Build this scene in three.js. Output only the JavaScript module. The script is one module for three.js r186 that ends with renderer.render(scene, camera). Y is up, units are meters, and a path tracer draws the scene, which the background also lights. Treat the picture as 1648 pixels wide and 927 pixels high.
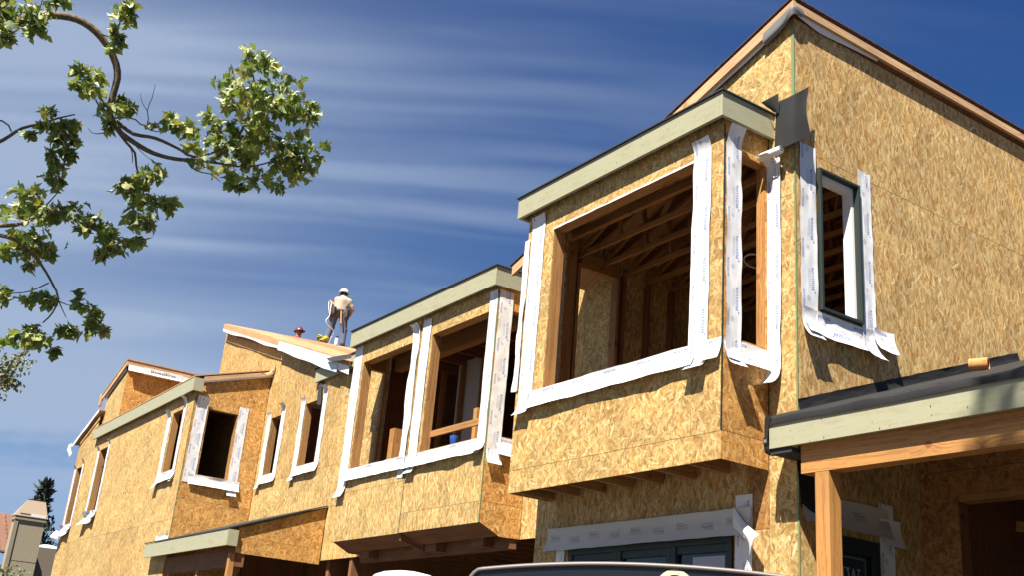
import * as THREE from 'three';
import { mergeGeometries } from 'three/addons/utils/BufferGeometryUtils.js';
import { MarchingCubes } from 'three/addons/objects/MarchingCubes.js';

// ------------------------------------------------------------------ camera, sky, sun, exposure
const scene = new THREE.Scene();
const V = (x, y, z) => new THREE.Vector3(x, y, z);
const EYE = V(0, 1.6, 0), PF = 1742.92, CX = 824, CY = 463.5;
const FWD = V(-0.785, 0.348, -0.513), RGT = V(0.57, 0.08, -0.818), DWN = V(-0.243, -0.934, -0.261);
{ // exact orthonormal basis from yaw, pitch and roll of the photograph
  const ya = -0.992092, pi = 0.354905, ro = 0.0857191;
  const f = V(Math.sin(ya) * Math.cos(pi), Math.sin(pi), -Math.cos(ya) * Math.cos(pi));
  const r = V(Math.cos(ya), 0, Math.sin(ya)), u = r.clone().cross(f);
  FWD.copy(f);
  RGT.copy(r.clone().multiplyScalar(Math.cos(ro)).addScaledVector(u, Math.sin(ro)));
  DWN.copy(u.clone().multiplyScalar(Math.cos(ro)).addScaledVector(r, -Math.sin(ro)).negate());
}
const camera = new THREE.PerspectiveCamera(29.784, 1024 / 577, 0.1, 3000);
camera.position.copy(EYE);
camera.quaternion.setFromRotationMatrix(new THREE.Matrix4().makeBasis(RGT, DWN.clone().negate(), FWD.clone().negate()));
camera.updateMatrixWorld(true);
const EXPOSURE = 3.1;
const renderer = new THREE.WebGLRenderer({ antialias: true });
renderer.setSize(1024, 577);
renderer.toneMapping = THREE.LinearToneMapping;
renderer.toneMappingExposure = EXPOSURE;
renderer.shadowMap.enabled = true;

// seeded random and value noise
function rng(seed) { let s = seed >>> 0 || 1; return () => { s |= 0; s = s + 0x6D2B79F5 | 0; let t = Math.imul(s ^ s >>> 15, 1 | s); t = t + Math.imul(t ^ t >>> 7, 61 | t) ^ t; return ((t ^ t >>> 14) >>> 0) / 4294967296; }; }
const hash = (x, y, z) => { let h = Math.imul(x | 0, 374761393) ^ Math.imul(y | 0, 668265263) ^ Math.imul(z | 0, 2147483647 - 1274126177); h = Math.imul(h ^ h >>> 13, 1274126177); return ((h ^ h >>> 16) >>> 0) / 4294967296; };
function noise(x, y, z = 0) {
  const xi = Math.floor(x), yi = Math.floor(y), zi = Math.floor(z), s = t => t * t * (3 - 2 * t);
  const u = s(x - xi), v = s(y - yi), w = s(z - zi), L = (a, b, t) => a + (b - a) * t;
  const c = (i, j, k) => hash(xi + i, yi + j, zi + k);
  return L(L(L(c(0, 0, 0), c(1, 0, 0), u), L(c(0, 1, 0), c(1, 1, 0), u), v), L(L(c(0, 0, 1), c(1, 0, 1), u), L(c(0, 1, 1), c(1, 1, 1), u), v), w);
}
const fbm = (x, y, z = 0, o = 4) => { let a = 0, m = 0, k = 1; for (let i = 0; i < o; i++) { a += noise(x, y, z + i * 7.3) * k; m += k; k *= 0.5; x *= 2.03; y *= 2.03; z *= 2.03; } return a / m; };
const sst = (a, b, x) => { const t = Math.min(1, Math.max(0, (x - a) / (b - a))); return t * t * (3 - 2 * t); };

const SUN = V(0.33, 1, 0.62).normalize();
{ // computed sky: clear deep blue with long cirrus streaks
  const W = 2048, H = 1024, d = new Float32Array(W * H * 4);
  for (let j = 0; j < H; j++) {
    const el = ((j + 0.5) / H - 0.5) * Math.PI, y = Math.sin(el), ch = Math.cos(el);
    for (let i = 0; i < W; i++) {
      const az = ((i + 0.5) / W - 0.5) * 2 * Math.PI, x = Math.cos(az) * ch, z = Math.sin(az) * ch, k = (j * W + i) * 4;
      let c;
      if (y < -0.02) c = [0.12, 0.12, 0.12];
      else {
        const e = Math.max(0, y), t = Math.pow(1 - e, 2.6);
        c = [0.020 + 0.25 * t * t + 0.025 * t, 0.066 + 0.38 * t * t + 0.13 * t, 0.245 + 0.36 * t * t + 0.32 * t];
        const px = x / (e + 0.12), pz = z / (e + 0.12);
        const a = px * 0.57 - pz * 0.82, b = px * 0.82 + pz * 0.57;       // along / across the streaks
        const wob = (fbm(a * 0.8, b * 0.8, 3, 3) - 0.5) * 0.22;
        const veil = sst(0.75, -0.7, a + 0.5 * (fbm(a * 0.7 + 3, b * 0.9, 21, 3) - 0.5));      // the cirrus sheet thins out to one side
        let cl = 0;
        if (veil > 0.001) {
          const st = fbm(a * 0.8, (b + wob) * 6, 11, 5), st0 = st, fine = fbm(a * 1.5 + st0 * 2, (b + wob + st0 * 0.05) * 30, 5, 4), big = fbm(a * 0.9 + 7, b * 2.2, 31, 2);
          cl = veil * (0.07 + (0.18 + 0.60 * sst(0.25, 0.75, big)) * sst(0.15, -0.95, a) + sst(0.40, 0.80, st) * 0.36 + (fine - 0.46) * 0.55 * sst(0.34, 0.62, st));
        }
        cl = Math.max(0, Math.min(0.85, cl)) * sst(-0.05, 0.2, e);
        const wc = [0.42, 0.52, 0.70];
        for (let q = 0; q < 3; q++) c[q] += (wc[q] - c[q]) * cl;
      }
      d[k] = c[0] / EXPOSURE; d[k + 1] = c[1] / EXPOSURE; d[k + 2] = c[2] / EXPOSURE; d[k + 3] = 1;
    }
  }
  const sky = new THREE.DataTexture(d, W, H, THREE.RGBAFormat, THREE.FloatType);
  sky.mapping = THREE.EquirectangularReflectionMapping; sky.magFilter = sky.minFilter = THREE.LinearFilter; sky.needsUpdate = true;
  scene.background = sky; scene.environment = sky;
}
const sun = new THREE.DirectionalLight(new THREE.Color().setRGB(1, 0.93, 0.82), 4.6);
sun.position.copy(SUN).multiplyScalar(60).add(V(-15, 0, -8)); sun.target.position.set(-15, 0, -8);
sun.castShadow = true; sun.shadow.mapSize.set(4096, 4096);
Object.assign(sun.shadow.camera, { left: -32, right: 32, top: 32, bottom: -32, near: 1, far: 140 });
scene.add(sun, sun.target);

// ------------------------------------------------------------------ photo pixel -> point on a known plane
const ray = (px, py) => FWD.clone().multiplyScalar(PF).addScaledVector(RGT, px - CX).addScaledVector(DWN, py - CY).normalize();
const PZ = (px, py, z) => { const d = ray(px, py); return EYE.clone().addScaledVector(d, z / d.z); };
const PX = (px, py, x) => { const d = ray(px, py); return EYE.clone().addScaledVector(d, x / d.x); };
const PD = (px, py, t) => EYE.clone().addScaledVector(ray(px, py), t);

// ------------------------------------------------------------------ textures and materials
function dataTex(w, h, data, srgb) {
  const t = new THREE.DataTexture(data, w, h, THREE.RGBAFormat, THREE.UnsignedByteType);
  t.wrapS = t.wrapT = THREE.RepeatWrapping; t.magFilter = THREE.LinearFilter; t.minFilter = THREE.LinearMipmapLinearFilter; t.generateMipmaps = true;
  if (srgb) t.colorSpace = THREE.SRGBColorSpace; t.needsUpdate = true; return t;
}
const hex = s => [parseInt(s.slice(1, 3), 16), parseInt(s.slice(3, 5), 16), parseInt(s.slice(5, 7), 16)];
const OSB_SIZE = 1.83;
function osbTex(seed, mainAng, spread) {   // overlapping wood strands pressed into a board
  const N = 1024, c = new Uint8Array(N * N * 4), b = new Uint8Array(N * N * 4), r = rng(seed), pm = N / OSB_SIZE;
  const pal = ['#d9b373', '#e3c387', '#d2a663', '#c49652', '#ebd09a', '#dcb97c', '#b88848', '#d5ab6a', '#a67738', '#e2c084'].map(hex);
  for (let i = 0; i < N * N; i++) { c[i * 4] = 190; c[i * 4 + 1] = 142; c[i * 4 + 2] = 78; c[i * 4 + 3] = 255; b[i * 4] = b[i * 4 + 1] = b[i * 4 + 2] = 90; b[i * 4 + 3] = 255; }
  for (let s = 0; s < 5000; s++) {
    const cx = r() * N, cy = r() * N, L = (0.05 + 0.10 * r() * r() + 0.03 * r()) * pm, Wd = (0.010 + 0.022 * r()) * pm;
    const g = (r() + r() + r() - 1.5) * 2, an = mainAng + g * spread, ca = Math.cos(an), sa = Math.sin(an);
    const last = s > 4400, q = pal[Math.floor(r() * pal.length)], tone = 0.90 + 0.18 * r(), dark = last ? (r() < 0.5 ? 0.68 : 1.16) : 1, hgt = 60 + 160 * r(), sl = (r() - 0.5) * 50, ta = 0.3 + 0.7 * r();
    const op = last ? 0.62 : 0.5 + 0.35 * r(), dl = last ? 0.5 : 1, n = Math.ceil(L * dl / 1 + Wd);
    const R = Math.ceil(Math.hypot(L * dl, Wd) / 2) + 1, ph = r() * 100;
    for (let y = -R; y <= R; y++) for (let x = -R; x <= R; x++) {
      const u = x * ca + y * sa, v = -x * sa + y * ca, hu = L * dl / 2;
      if (Math.abs(u) > hu - (v * ta)) continue;
      if (Math.abs(v) > Wd / 2 * (last ? 0.5 : 1) * (1 - 0.35 * Math.pow(Math.abs(u / hu), 3))) continue;
      const X = ((Math.round(cx + x) % N) + N) % N, Y = ((Math.round(cy + y) % N) + N) % N, k = (Y * N + X) * 4;
      const gr = tone * dark * (0.95 + 0.10 * hash(Math.floor(v * 1.3 + ph), Math.floor(u * 0.08), s)) * (Math.abs(Math.abs(v) - Wd / 2) < 0.8 ? 0.95 : 1);
      for (let w = 0; w < 3; w++) c[k + w] = Math.min(255, c[k + w] * (1 - op) + q[w] * gr * op);
      b[k] = b[k + 1] = b[k + 2] = Math.max(0, Math.min(255, hgt + sl * u / hu));
    }
  }
  for (let j = 0; j < N; j++) for (let i = 0; i < N; i++) { // slow stain and resin variation
    const k = (j * N + i) * 4, m = 0.93 + 0.14 * noise(i / 128, j / 128, seed) ;
    const edge = sst(0, 90, Math.min(i, N - i, j, N - j)); const mm = 1 + (m - 1) * edge;
    for (let q = 0; q < 3; q++) c[k + q] = Math.min(255, c[k + q] * mm);
  }
  return [dataTex(N, N, c, true), dataTex(N, N, b, false)];
}
const [osbMap, osbBump] = osbTex(7, Math.PI / 2, 0.45);
const [osbMap2, osbBump2] = osbTex(23, Math.PI / 2 + 0.2, 0.95);
function woodTex(seed, base, dark, knots) {   // grain runs along u; 2 m x 0.5 m
  const W = 1024, H = 256, c = new Uint8Array(W * H * 4), b = hex(base), k2 = hex(dark), r = rng(seed), kn = [];
  for (let i = 0; i < knots; i++) kn.push([r() * W, r() * H, 5 + 7 * r()]);
  for (let j = 0; j < H; j++) for (let i = 0; i < W; i++) {
    let wob = 0, kd = 0; for (const [x, y, s] of kn) { const d = Math.hypot((i - x) / 2.2, j - y); wob += 12 * Math.exp(-d * d / (s * s * 4)) * Math.sign(j - y); kd = Math.max(kd, 1 - sst(s * 0.6, s, d)); }
    const jj = j + wob + 6 * noise(i / 260, j / 60, seed);
    const g = 0.55 * noise(i / 300, jj / 3.5, seed) + 0.3 * noise(i / 120, jj / 1.4, seed + 4) + 0.3 * noise(i / 20, j / 1.2, seed + 9);
    const t = Math.min(1, sst(0.45, 0.95, g) * 0.7 + kd * 0.95), k = (j * W + i) * 4, m = 0.92 + 0.14 * noise(i / 200, j / 90, seed + 2);
    for (let q = 0; q < 3; q++) c[k + q] = Math.min(255, (b[q] + (k2[q] - b[q]) * t) * m);
    c[k + 3] = 255;
  }
  return dataTex(W, H, c, true);
}
const lumberMap = woodTex(3, '#d9a867', '#a86e35', 7), plyMap = woodTex(5, '#d8a878', '#b07c4e', 4), redMap = woodTex(9, '#b98054', '#8a5632', 5);
function noiseTex(seed, lo, hi, sc, N = 512, fine = 0.3) {
  const c = new Uint8Array(N * N * 4), a = hex(lo), b = hex(hi);
  for (let j = 0; j < N; j++) for (let i = 0; i < N; i++) {
    const w = (x, p) => (x + p) % p, t0 = fbm(i / sc, j / sc, seed, 4), tx = fbm((i - N) / sc, j / sc, seed, 4), ty = fbm(i / sc, (j - N) / sc, seed, 4), txy = fbm((i - N) / sc, (j - N) / sc, seed, 4);
    const u = i / N, v = j / N, t = sst(0.25, 0.75, (t0 * (1 - u) + tx * u) * (1 - v) + (ty * (1 - u) + txy * u) * v) + fine * (hash(i, j, seed) - 0.5), k = (j * N + i) * 4;
    for (let q = 0; q < 3; q++) c[k + q] = Math.max(0, Math.min(255, a[q] + (b[q] - a[q]) * t)); c[k + 3] = 255;
  }
  return dataTex(N, N, c, true);
}
function canvasTex(w, h, draw, alpha) {
  const cv = document.createElement('canvas'); cv.width = w; cv.height = h; const g = cv.getContext('2d'); draw(g, w, h);
  const t = new THREE.CanvasTexture(cv); t.colorSpace = THREE.SRGBColorSpace; t.wrapS = t.wrapT = THREE.RepeatWrapping; t.anisotropy = 8; return t;
}
function tapeDraw(col, off) {
  return (g, w, h) => {   // 0.25 m x 1.0 m of flashing, lettering runs along it
    g.fillStyle = '#f1f1f3'; g.fillRect(0, 0, w, h);
    const r = rng(off * 91 + 5);
    for (let i = 0; i < 260; i++) { g.fillStyle = `rgba(${150 + r() * 60 | 0},${155 + r() * 60 | 0},${170 + r() * 60 | 0},${0.05 + 0.07 * r()})`; const s = 4 + 22 * r(); g.fillRect(r() * w, r() * h, s * 0.5, s * 1.6); }
    const word = (x, y, a, s, c) => { g.save(); g.translate(x, y); g.rotate(a); g.fillStyle = c; g.font = `bold ${s}px sans-serif`; g.textAlign = 'center'; g.fillText('MOISTOP', 0, 0); g.restore(); };
    for (let k = 0; k < 2; k++) {
      const y = (k + 0.25 + off * 0.1) * h / 2;
      word(w * 0.36, y, -Math.PI / 2, w * 0.21, col); 
      g.fillStyle = 'rgba(60,80,150,0.35)'; for (let q = 0; q < 3; q++) g.fillRect(w * (0.42 + q * 0.05), y - w * 0.36, w * 0.022, w * 0.72);
      word(w * 0.90, y + h * 0.22, Math.PI / 2 * -1, w * 0.17, col);
      g.strokeStyle = 'rgba(80,90,120,0.5)'; g.lineWidth = w * 0.02; g.beginPath(); g.arc(w * 0.55, y + h * 0.2, w * 0.09, 0, 7); g.stroke();
      g.fillStyle = 'rgba(90,95,115,0.4)'; g.beginPath(); g.arc(w * 0.55, y + h * 0.2, w * 0.05, 0, 7); g.fill();
      g.fillStyle = col; g.fillRect(w * 0.15, y + h * 0.12, w * 0.05, w * 0.09);
    }
  };
}
const tapeMap = canvasTex(256, 1024, tapeDraw('#5b6fb4', 0)), tapeMap2 = canvasTex(256, 1024, tapeDraw('#6376b2', 2));
const boxMap = canvasTex(512, 256, (g, w, h) => { // wide header flashing with printed blocks, 0.64 m x 0.32 m
  g.fillStyle = '#e2dcd2'; g.fillRect(0, 0, w, h);
  const blk = (x, y, fl) => {
    g.save(); g.translate(x, y); if (fl) g.rotate(Math.PI);
    g.fillStyle = 'rgba(70,62,54,0.8)'; g.fillRect(-70, -38, 6, 16);
    g.font = 'bold 25px sans-serif'; g.fillText('MOISTOP', -58, 2);
    g.fillStyle = 'rgba(90,80,70,0.5)'; for (let i = 0; i < 3; i++) g.fillRect(-58, -34 + i * 5, 90 - i * 20, 2.5);
    for (let i = 0; i < 2; i++) for (let q = 0; q < 9; q++) g.fillRect(-58 + q * 14, 10 + i * 12, 9, 7);
    g.strokeStyle = 'rgba(90,80,70,0.35)'; g.lineWidth = 2; g.strokeRect(-64, -38, 136, 76); g.restore();
  };
  blk(130, 120, false); blk(390, 140, true);
});
const wrapMap = canvasTex(512, 64, (g, w, h) => { g.fillStyle = '#f3f1ee'; g.fillRect(0, 0, w, h); g.fillStyle = '#5a4a40'; g.font = 'bold 62px sans-serif'; g.textAlign = 'center'; g.fillText('HomeWrap', w / 2, h * 0.86); });
const blackMap = canvasTex(512, 128, (g, w, h) => { g.fillStyle = '#1d1c1e'; g.fillRect(0, 0, w, h); const r = rng(4); for (let i = 0; i < 700; i++) { g.fillStyle = `rgba(${70 + r() * 40 | 0},${66 + r() * 36 | 0},${62 + r() * 30 | 0},0.18)`; g.fillRect(r() * w, r() * h, 2 + 8 * r(), 1 + 2 * r()); } for (let i = 0; i < 6; i++) { g.fillStyle = '#8d8a88'; g.fillRect(20 + i * 84, 60 + (i % 2) * 12, 3, 3); } });
const wordMap = (txt, bg, fg, w = 256, h = 128) => canvasTex(w, h, (g) => { g.fillStyle = bg; g.fillRect(0, 0, w, h); g.fillStyle = fg; g.font = `bold ${h * 0.6}px sans-serif`; g.textAlign = 'center'; g.fillText(txt, w / 2, h * 0.72); });

const fasciaMap = canvasTex(1024, 256, (g, w, h) => { g.fillStyle = '#f4f4f2'; g.fillRect(0, 0, w, h); const r = rng(15); for (let i = 0; i < 900; i++) { g.fillStyle = `rgba(${90 + r() * 80 | 0},${85 + r() * 70 | 0},${60 + r() * 50 | 0},${0.02 + 0.05 * r()})`; const s = r() * r(); g.fillRect(r() * w, r() * h, 4 + 120 * s, 1 + 10 * r() * s + 1); } for (let i = 0; i < 60; i++) { g.fillStyle = `rgba(60,55,45,${0.3 + 0.4 * r()})`; g.beginPath(); g.arc(r() * w, r() * h, 1.2 + 1.6 * r(), 0, 7); g.fill(); } });
const lin = (r, g, b) => new THREE.Color().setRGB(r, g, b);
const std = (o) => new THREE.MeshStandardMaterial({ side: THREE.DoubleSide, roughness: 0.85, metalness: 0, ...o });
// OSB tints chosen wall by wall: yellow, brown, orange and reddish boards
const osb = (m, tint) => std({ map: m ? osbMap2 : osbMap, bumpMap: m ? osbBump2 : osbBump, bumpScale: 0.001, color: tint.multiply(lin(0.70, 0.755, 0.80)), roughness: 0.8 });
const OSBY = [osb(0, lin(0.86, 0.87, 0.84)), osb(1, lin(0.90, 0.90, 0.85)), osb(0, lin(0.80, 0.77, 0.70)), osb(1, lin(0.88, 0.92, 0.90)), osb(0, lin(0.92, 0.90, 0.84))];
const OSBBIG = [osb(1, lin(0.85, 0.83, 0.76)), osb(1, lin(0.90, 0.89, 0.82))];
const OSBBROWN = [osb(0, lin(0.94, 0.92, 0.90)), osb(0, lin(0.98, 0.96, 0.92)), osb(0, lin(0.90, 0.87, 0.84))];
const OSBO = [osb(1, lin(1.0, 0.76, 0.49)), osb(1, lin(0.96, 0.75, 0.49)), osb(1, lin(1.02, 0.80, 0.54))];
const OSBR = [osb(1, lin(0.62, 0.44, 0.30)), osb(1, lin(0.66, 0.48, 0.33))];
const M = { // real-world reflectances; the exposure is set for them
  lumber: std({ map: lumberMap, color: lin(0.446, 0.409, 0.372), roughness: 0.75 }), pale: std({ color: lin(0.72, 0.82, 0.92), map: plyMap, roughness: 0.8 }), ply: std({ color: lin(0.60, 0.64, 0.68), map: plyMap, roughness: 0.8 }), red: std({ map: redMap, color: lin(0.375, 0.350, 0.325), roughness: 0.8 }),
  fir: std({ map: lumberMap, color: lin(0.533, 0.471, 0.384), roughness: 0.7 }),
  fascia: std({ color: lin(0.33, 0.322, 0.218), roughness: 0.55, map: fasciaMap }),
  tape: std({ color: lin(0.68, 0.68, 0.68), map: tapeMap, roughness: 0.5 }), tape2: std({ color: lin(0.68, 0.68, 0.68), map: tapeMap2, roughness: 0.5 }), box: std({ color: lin(0.62, 0.62, 0.62), map: boxMap, roughness: 0.6 }), white: std({ color: lin(0.640, 0.640, 0.640), roughness: 0.55 }),
  sheer: new THREE.MeshPhysicalMaterial({ map: tapeMap2, roughness: 0.9, transmission: 0.35, thickness: 0, side: THREE.DoubleSide }),
  wrap: std({ color: lin(0.68, 0.68, 0.68), map: wrapMap, roughness: 0.6 }), black: std({ map: blackMap, color: lin(0.6, 0.6, 0.6), roughness: 0.7 }), felt: std({ color: lin(0.022, 0.022, 0.024), roughness: 0.85 }),
  greyfelt: std({ color: lin(0.128, 0.128, 0.132), roughness: 0.7 }), green: std({ color: lin(0.133, 0.196, 0.091), roughness: 0.75 }), gcoat: std({ color: lin(0.012, 0.022, 0.018), roughness: 0.6 }),
  gypsum: std({ color: lin(0.36, 0.345, 0.335), roughness: 0.9 }), deck: std({ map: plyMap, color: lin(0.475, 0.430, 0.380) }),
  glass: new THREE.MeshPhysicalMaterial({ color: lin(0.6, 0.65, 0.65), transmission: 1, thickness: 0, roughness: 0.03, ior: 1.5, side: THREE.DoubleSide }),
};
M.dim = M.red;

// ------------------------------------------------------------------ building blocks
const used = {};
const numbered = n => { const k = used[n] = (used[n] ?? -1) + 1; return k ? `${n}_${String(k).padStart(3, '0')}` : n; };
function thing(name, label, category, base = V(0, 0, 0), group) {
  const o = new THREE.Group(); o.name = numbered(name); o.position.copy(base); o.userData = { label, category }; if (group) o.userData.group = group; scene.add(o); return o;
}
function add(parent, name, geo, mat, label) {   // geometry comes in world coordinates
  const m = new THREE.Mesh(geo, mat); m.castShadow = m.receiveShadow = true;
  if (parent === scene) { m.name = numbered(name); scene.add(m); return m; }
  m.name = name; if (label) m.userData.label = label;
  let b = V(0, 0, 0); for (let p = parent; p && p !== scene; p = p.parent) b.add(p.position);
  geo.translate(-b.x, -b.y, -b.z); parent.add(m); return m;
}
function geom(pos, uv, idx) {
  const g = new THREE.BufferGeometry(); g.setAttribute('position', new THREE.Float32BufferAttribute(pos, 3)); g.setAttribute('uv', new THREE.Float32BufferAttribute(uv, 2));
  if (idx) g.setIndex(idx); g.computeVertexNormals(); return g;
}
// box spanned by three edge vectors from a corner; uv in metres scaled by us, grain along a
function slab(o, a, b, c, us = 0.5, off = [0, 0]) {
  const pos = [], uv = [], mid = o.clone().addScaledVector(a, 0.5).addScaledVector(b, 0.5).addScaledVector(c, 0.5);
  const face = (p, e, f) => {
    const le = e.length(), lf = f.length(), q = [[0, 0], [1, 0], [1, 1], [0, 1]].map(([s, t]) => [p.clone().addScaledVector(e, s).addScaledVector(f, t), [off[0] + s * le * us, off[1] + t * lf * us * 2]]);
    const out = e.clone().cross(f).dot(p.clone().addScaledVector(e, 0.5).addScaledVector(f, 0.5).sub(mid)) > 0;
    for (const i of out ? [0, 1, 2, 0, 2, 3] : [0, 2, 1, 0, 3, 2]) { pos.push(q[i][0].x, q[i][0].y, q[i][0].z); uv.push(...q[i][1]); }
  };
  face(o, a, b); face(o.clone().add(c), a, b); face(o, a, c); face(o.clone().add(b), a, c); face(o, b, c); face(o.clone().add(a), b, c);
  return geom(pos, uv);
}
let LR = rng(77);
function bar(parent, name, p, q, w, h, mat, side) {  // timber from p to q (centre line); w across, h in the other direction
  const a = q.clone().sub(p), d = a.clone().normalize(); let s = side ? side.clone() : (Math.abs(d.y) > 0.9 ? V(1, 0, 0) : V(0, 1, 0).cross(d)); s.addScaledVector(d, -s.dot(d)).normalize();
  const t = d.clone().cross(s).normalize();
  const o = p.clone().addScaledVector(s, -w / 2).addScaledVector(t, -h / 2);
  return add(parent, name, slab(o, a, s.multiplyScalar(w), t.multiplyScalar(h), 0.5, [LR(), LR()]), mat);
}
function block(parent, name, x0, x1, y0, y1, z0, z1, mat, label) { // axis box, grain along its longest side
  const dx = V(x1 - x0, 0, 0), dy = V(0, y1 - y0, 0), dz = V(0, 0, z1 - z0), e = [dx, dy, dz].sort((p, q) => q.length() - p.length());
  return add(parent, name, slab(V(x0, y0, z0), e[0], e[1], e[2], 0.5, [LR(), LR()]), mat, label);
}
// wall frames: u,v -> point; 'z' faces +Z (u = x), 'x' faces +X (u = z)
const frZ = z0 => ({ p: (u, v, d = 0) => V(u, v, z0 + d), n: V(0, 0, 1), u: V(1, 0, 0), flip: false });
const frX = x0 => ({ p: (u, v, d = 0) => V(x0 + d, v, u), n: V(1, 0, 0), u: V(0, 0, 1), flip: true });
function clip(poly, k, lim, keepLess) {
  const out = [], ins = q => keepLess ? q[k] <= lim : q[k] >= lim;
  for (let i = 0; i < poly.length; i++) { const a = poly[i], b = poly[(i + 1) % poly.length], A = ins(a), B = ins(b); if (A) out.push(a); if (A !== B) { const t = (lim - a[k]) / (b[k] - a[k]); out.push([a[0] + (b[0] - a[0]) * t, a[1] + (b[1] - a[1]) * t]); } }
  return out;
}
function prism(fr, poly, th, us, off) {  // flat convex piece, front at the frame plane, th deep
  const pos = [], uv = [], n = poly.length, P = (q, d) => { const w = fr.p(q[0], q[1], d); return [w.x, w.y, w.z]; };
  let ar = 0; for (let i = 0; i < n; i++) { const a = poly[i], b = poly[(i + 1) % n]; ar += a[0] * b[1] - b[0] * a[1]; }
  const pp = (ar > 0) !== fr.flip ? poly : poly.slice().reverse();
  const tri = (a, b, c, ua, ub, uc) => { pos.push(...a, ...b, ...c); uv.push(...ua, ...ub, ...uc); };
  const U = q => [(q[0] + off[0]) / us, (q[1] + off[1]) / us];
  for (let i = 1; i < n - 1; i++) { tri(P(pp[0], 0), P(pp[i], 0), P(pp[i + 1], 0), U(pp[0]), U(pp[i]), U(pp[i + 1])); tri(P(pp[0], -th), P(pp[i + 1], -th), P(pp[i], -th), U(pp[0]), U(pp[i + 1]), U(pp[i])); }
  for (let i = 0; i < n; i++) { const a = pp[i], b = pp[(i + 1) % n], ua = U(a), ub = U(b), e = th / us; tri(P(a, 0), P(a, -th), P(b, -th), ua, [ua[0] + e, ua[1] + e], [ub[0] + e, ub[1] + e]); tri(P(a, 0), P(b, -th), P(b, 0), ua, [ub[0] + e, ub[1] + e], ub); }
  const g = new THREE.BufferGeometry(); g.setAttribute('position', new THREE.Float32BufferAttribute(pos, 3)); g.setAttribute('uv', new THREE.Float32BufferAttribute(uv, 2)); g.computeVertexNormals(); return g;
}
let SR = rng(5);
function sheets(parent, fr, poly, { us = [], vs = [], holes = [], mats = OSBY, th = 0.012, name = 'sheathing_panel' } = {}) {
  const xs = poly.map(q => q[0]), ys = poly.map(q => q[1]), lo = Math.min(...xs), hi = Math.max(...xs), b = Math.min(...ys), t = Math.max(...ys);
  const cu = [lo - 1e-4, ...us.filter(k => k > lo && k < hi).sort((p, q) => p - q), hi + 1e-4], cv = [b - 1e-4, ...vs.filter(k => k > b && k < t).sort((p, q) => p - q), t + 1e-4], g = 0.0022;
  for (let i = 0; i + 1 < cu.length; i++) for (let j = 0; j + 1 < cv.length; j++) {
    const u0 = cu[i] + g, u1 = cu[i + 1] - g, v0 = cv[j] + g, v1 = cv[j + 1] - g; let eu = [u0, u1], ev = [v0, v1];
    for (const [a, c, d, e] of holes) { if (c <= u0 || a >= u1 || e <= v0 || d >= v1) continue; eu.push(a, c); ev.push(d, e); }
    const cl = (k, p, q) => [...new Set(k.filter(s => s >= p && s <= q))].sort((m, n) => m - n); eu = cl(eu, u0, u1); ev = cl(ev, v0, v1);
    const off = [SR() * 5, SR() * 5], gs = [];
    for (let m = 0; m + 1 < eu.length; m++) for (let n = 0; n + 1 < ev.length; n++) {
      const mu = (eu[m] + eu[m + 1]) / 2, mv = (ev[n] + ev[n + 1]) / 2;
      if (holes.some(([a, c, d, e]) => mu > a && mu < c && mv > d && mv < e)) continue;
      let q = poly; q = clip(q, 0, eu[m], false); q = clip(q, 0, eu[m + 1], true); q = clip(q, 1, ev[n], false); q = clip(q, 1, ev[n + 1], true);
      if (q.length < 3) continue; gs.push(prism(fr, q, th, OSB_SIZE, off));
    }
    if (gs.length) add(parent, name, gs.length > 1 ? mergeGeometries(gs) : gs[0], mats[Math.floor(SR() * mats.length)]);
  }
}
const rect = (a, b, c, d) => [[a, c], [b, c], [b, d], [a, d]];
const range = (a, b, s) => { const o = []; for (let k = a; k < b; k += s) o.push(k); return o; };
// rough opening: two jambs, sill and header just behind the sheathing
function framing(parent, fr, [a, b, c, d], mat = M.lumber, dep = 0.13, t = 0.038) {
  const B = (u0, u1, v0, v1) => { const p = fr.p(u0, v0, -0.014), e1 = fr.u.clone().multiplyScalar(u1 - u0), e2 = V(0, v1 - v0, 0), e3 = fr.n.clone().multiplyScalar(-dep); const es = Math.abs(u1 - u0) > v1 - v0 ? [e1, e2, e3] : [e2, e1, e3]; return slab(p, es[0], es[1], es[2], 0.5, [LR(), LR()]); };
  add(parent, 'window_jamb', B(a - t, a + 0.004, c - t, d + t), mat); add(parent, 'window_jamb', B(b - 0.004, b + t, c - t, d + t), mat);
  add(parent, 'window_sill', B(a + 0.004, b - 0.004, c - t, c + 0.004), mat); add(parent, 'window_header', B(a + 0.004, b - 0.004, d - 0.004, d + 0.2), mat);
}
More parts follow.
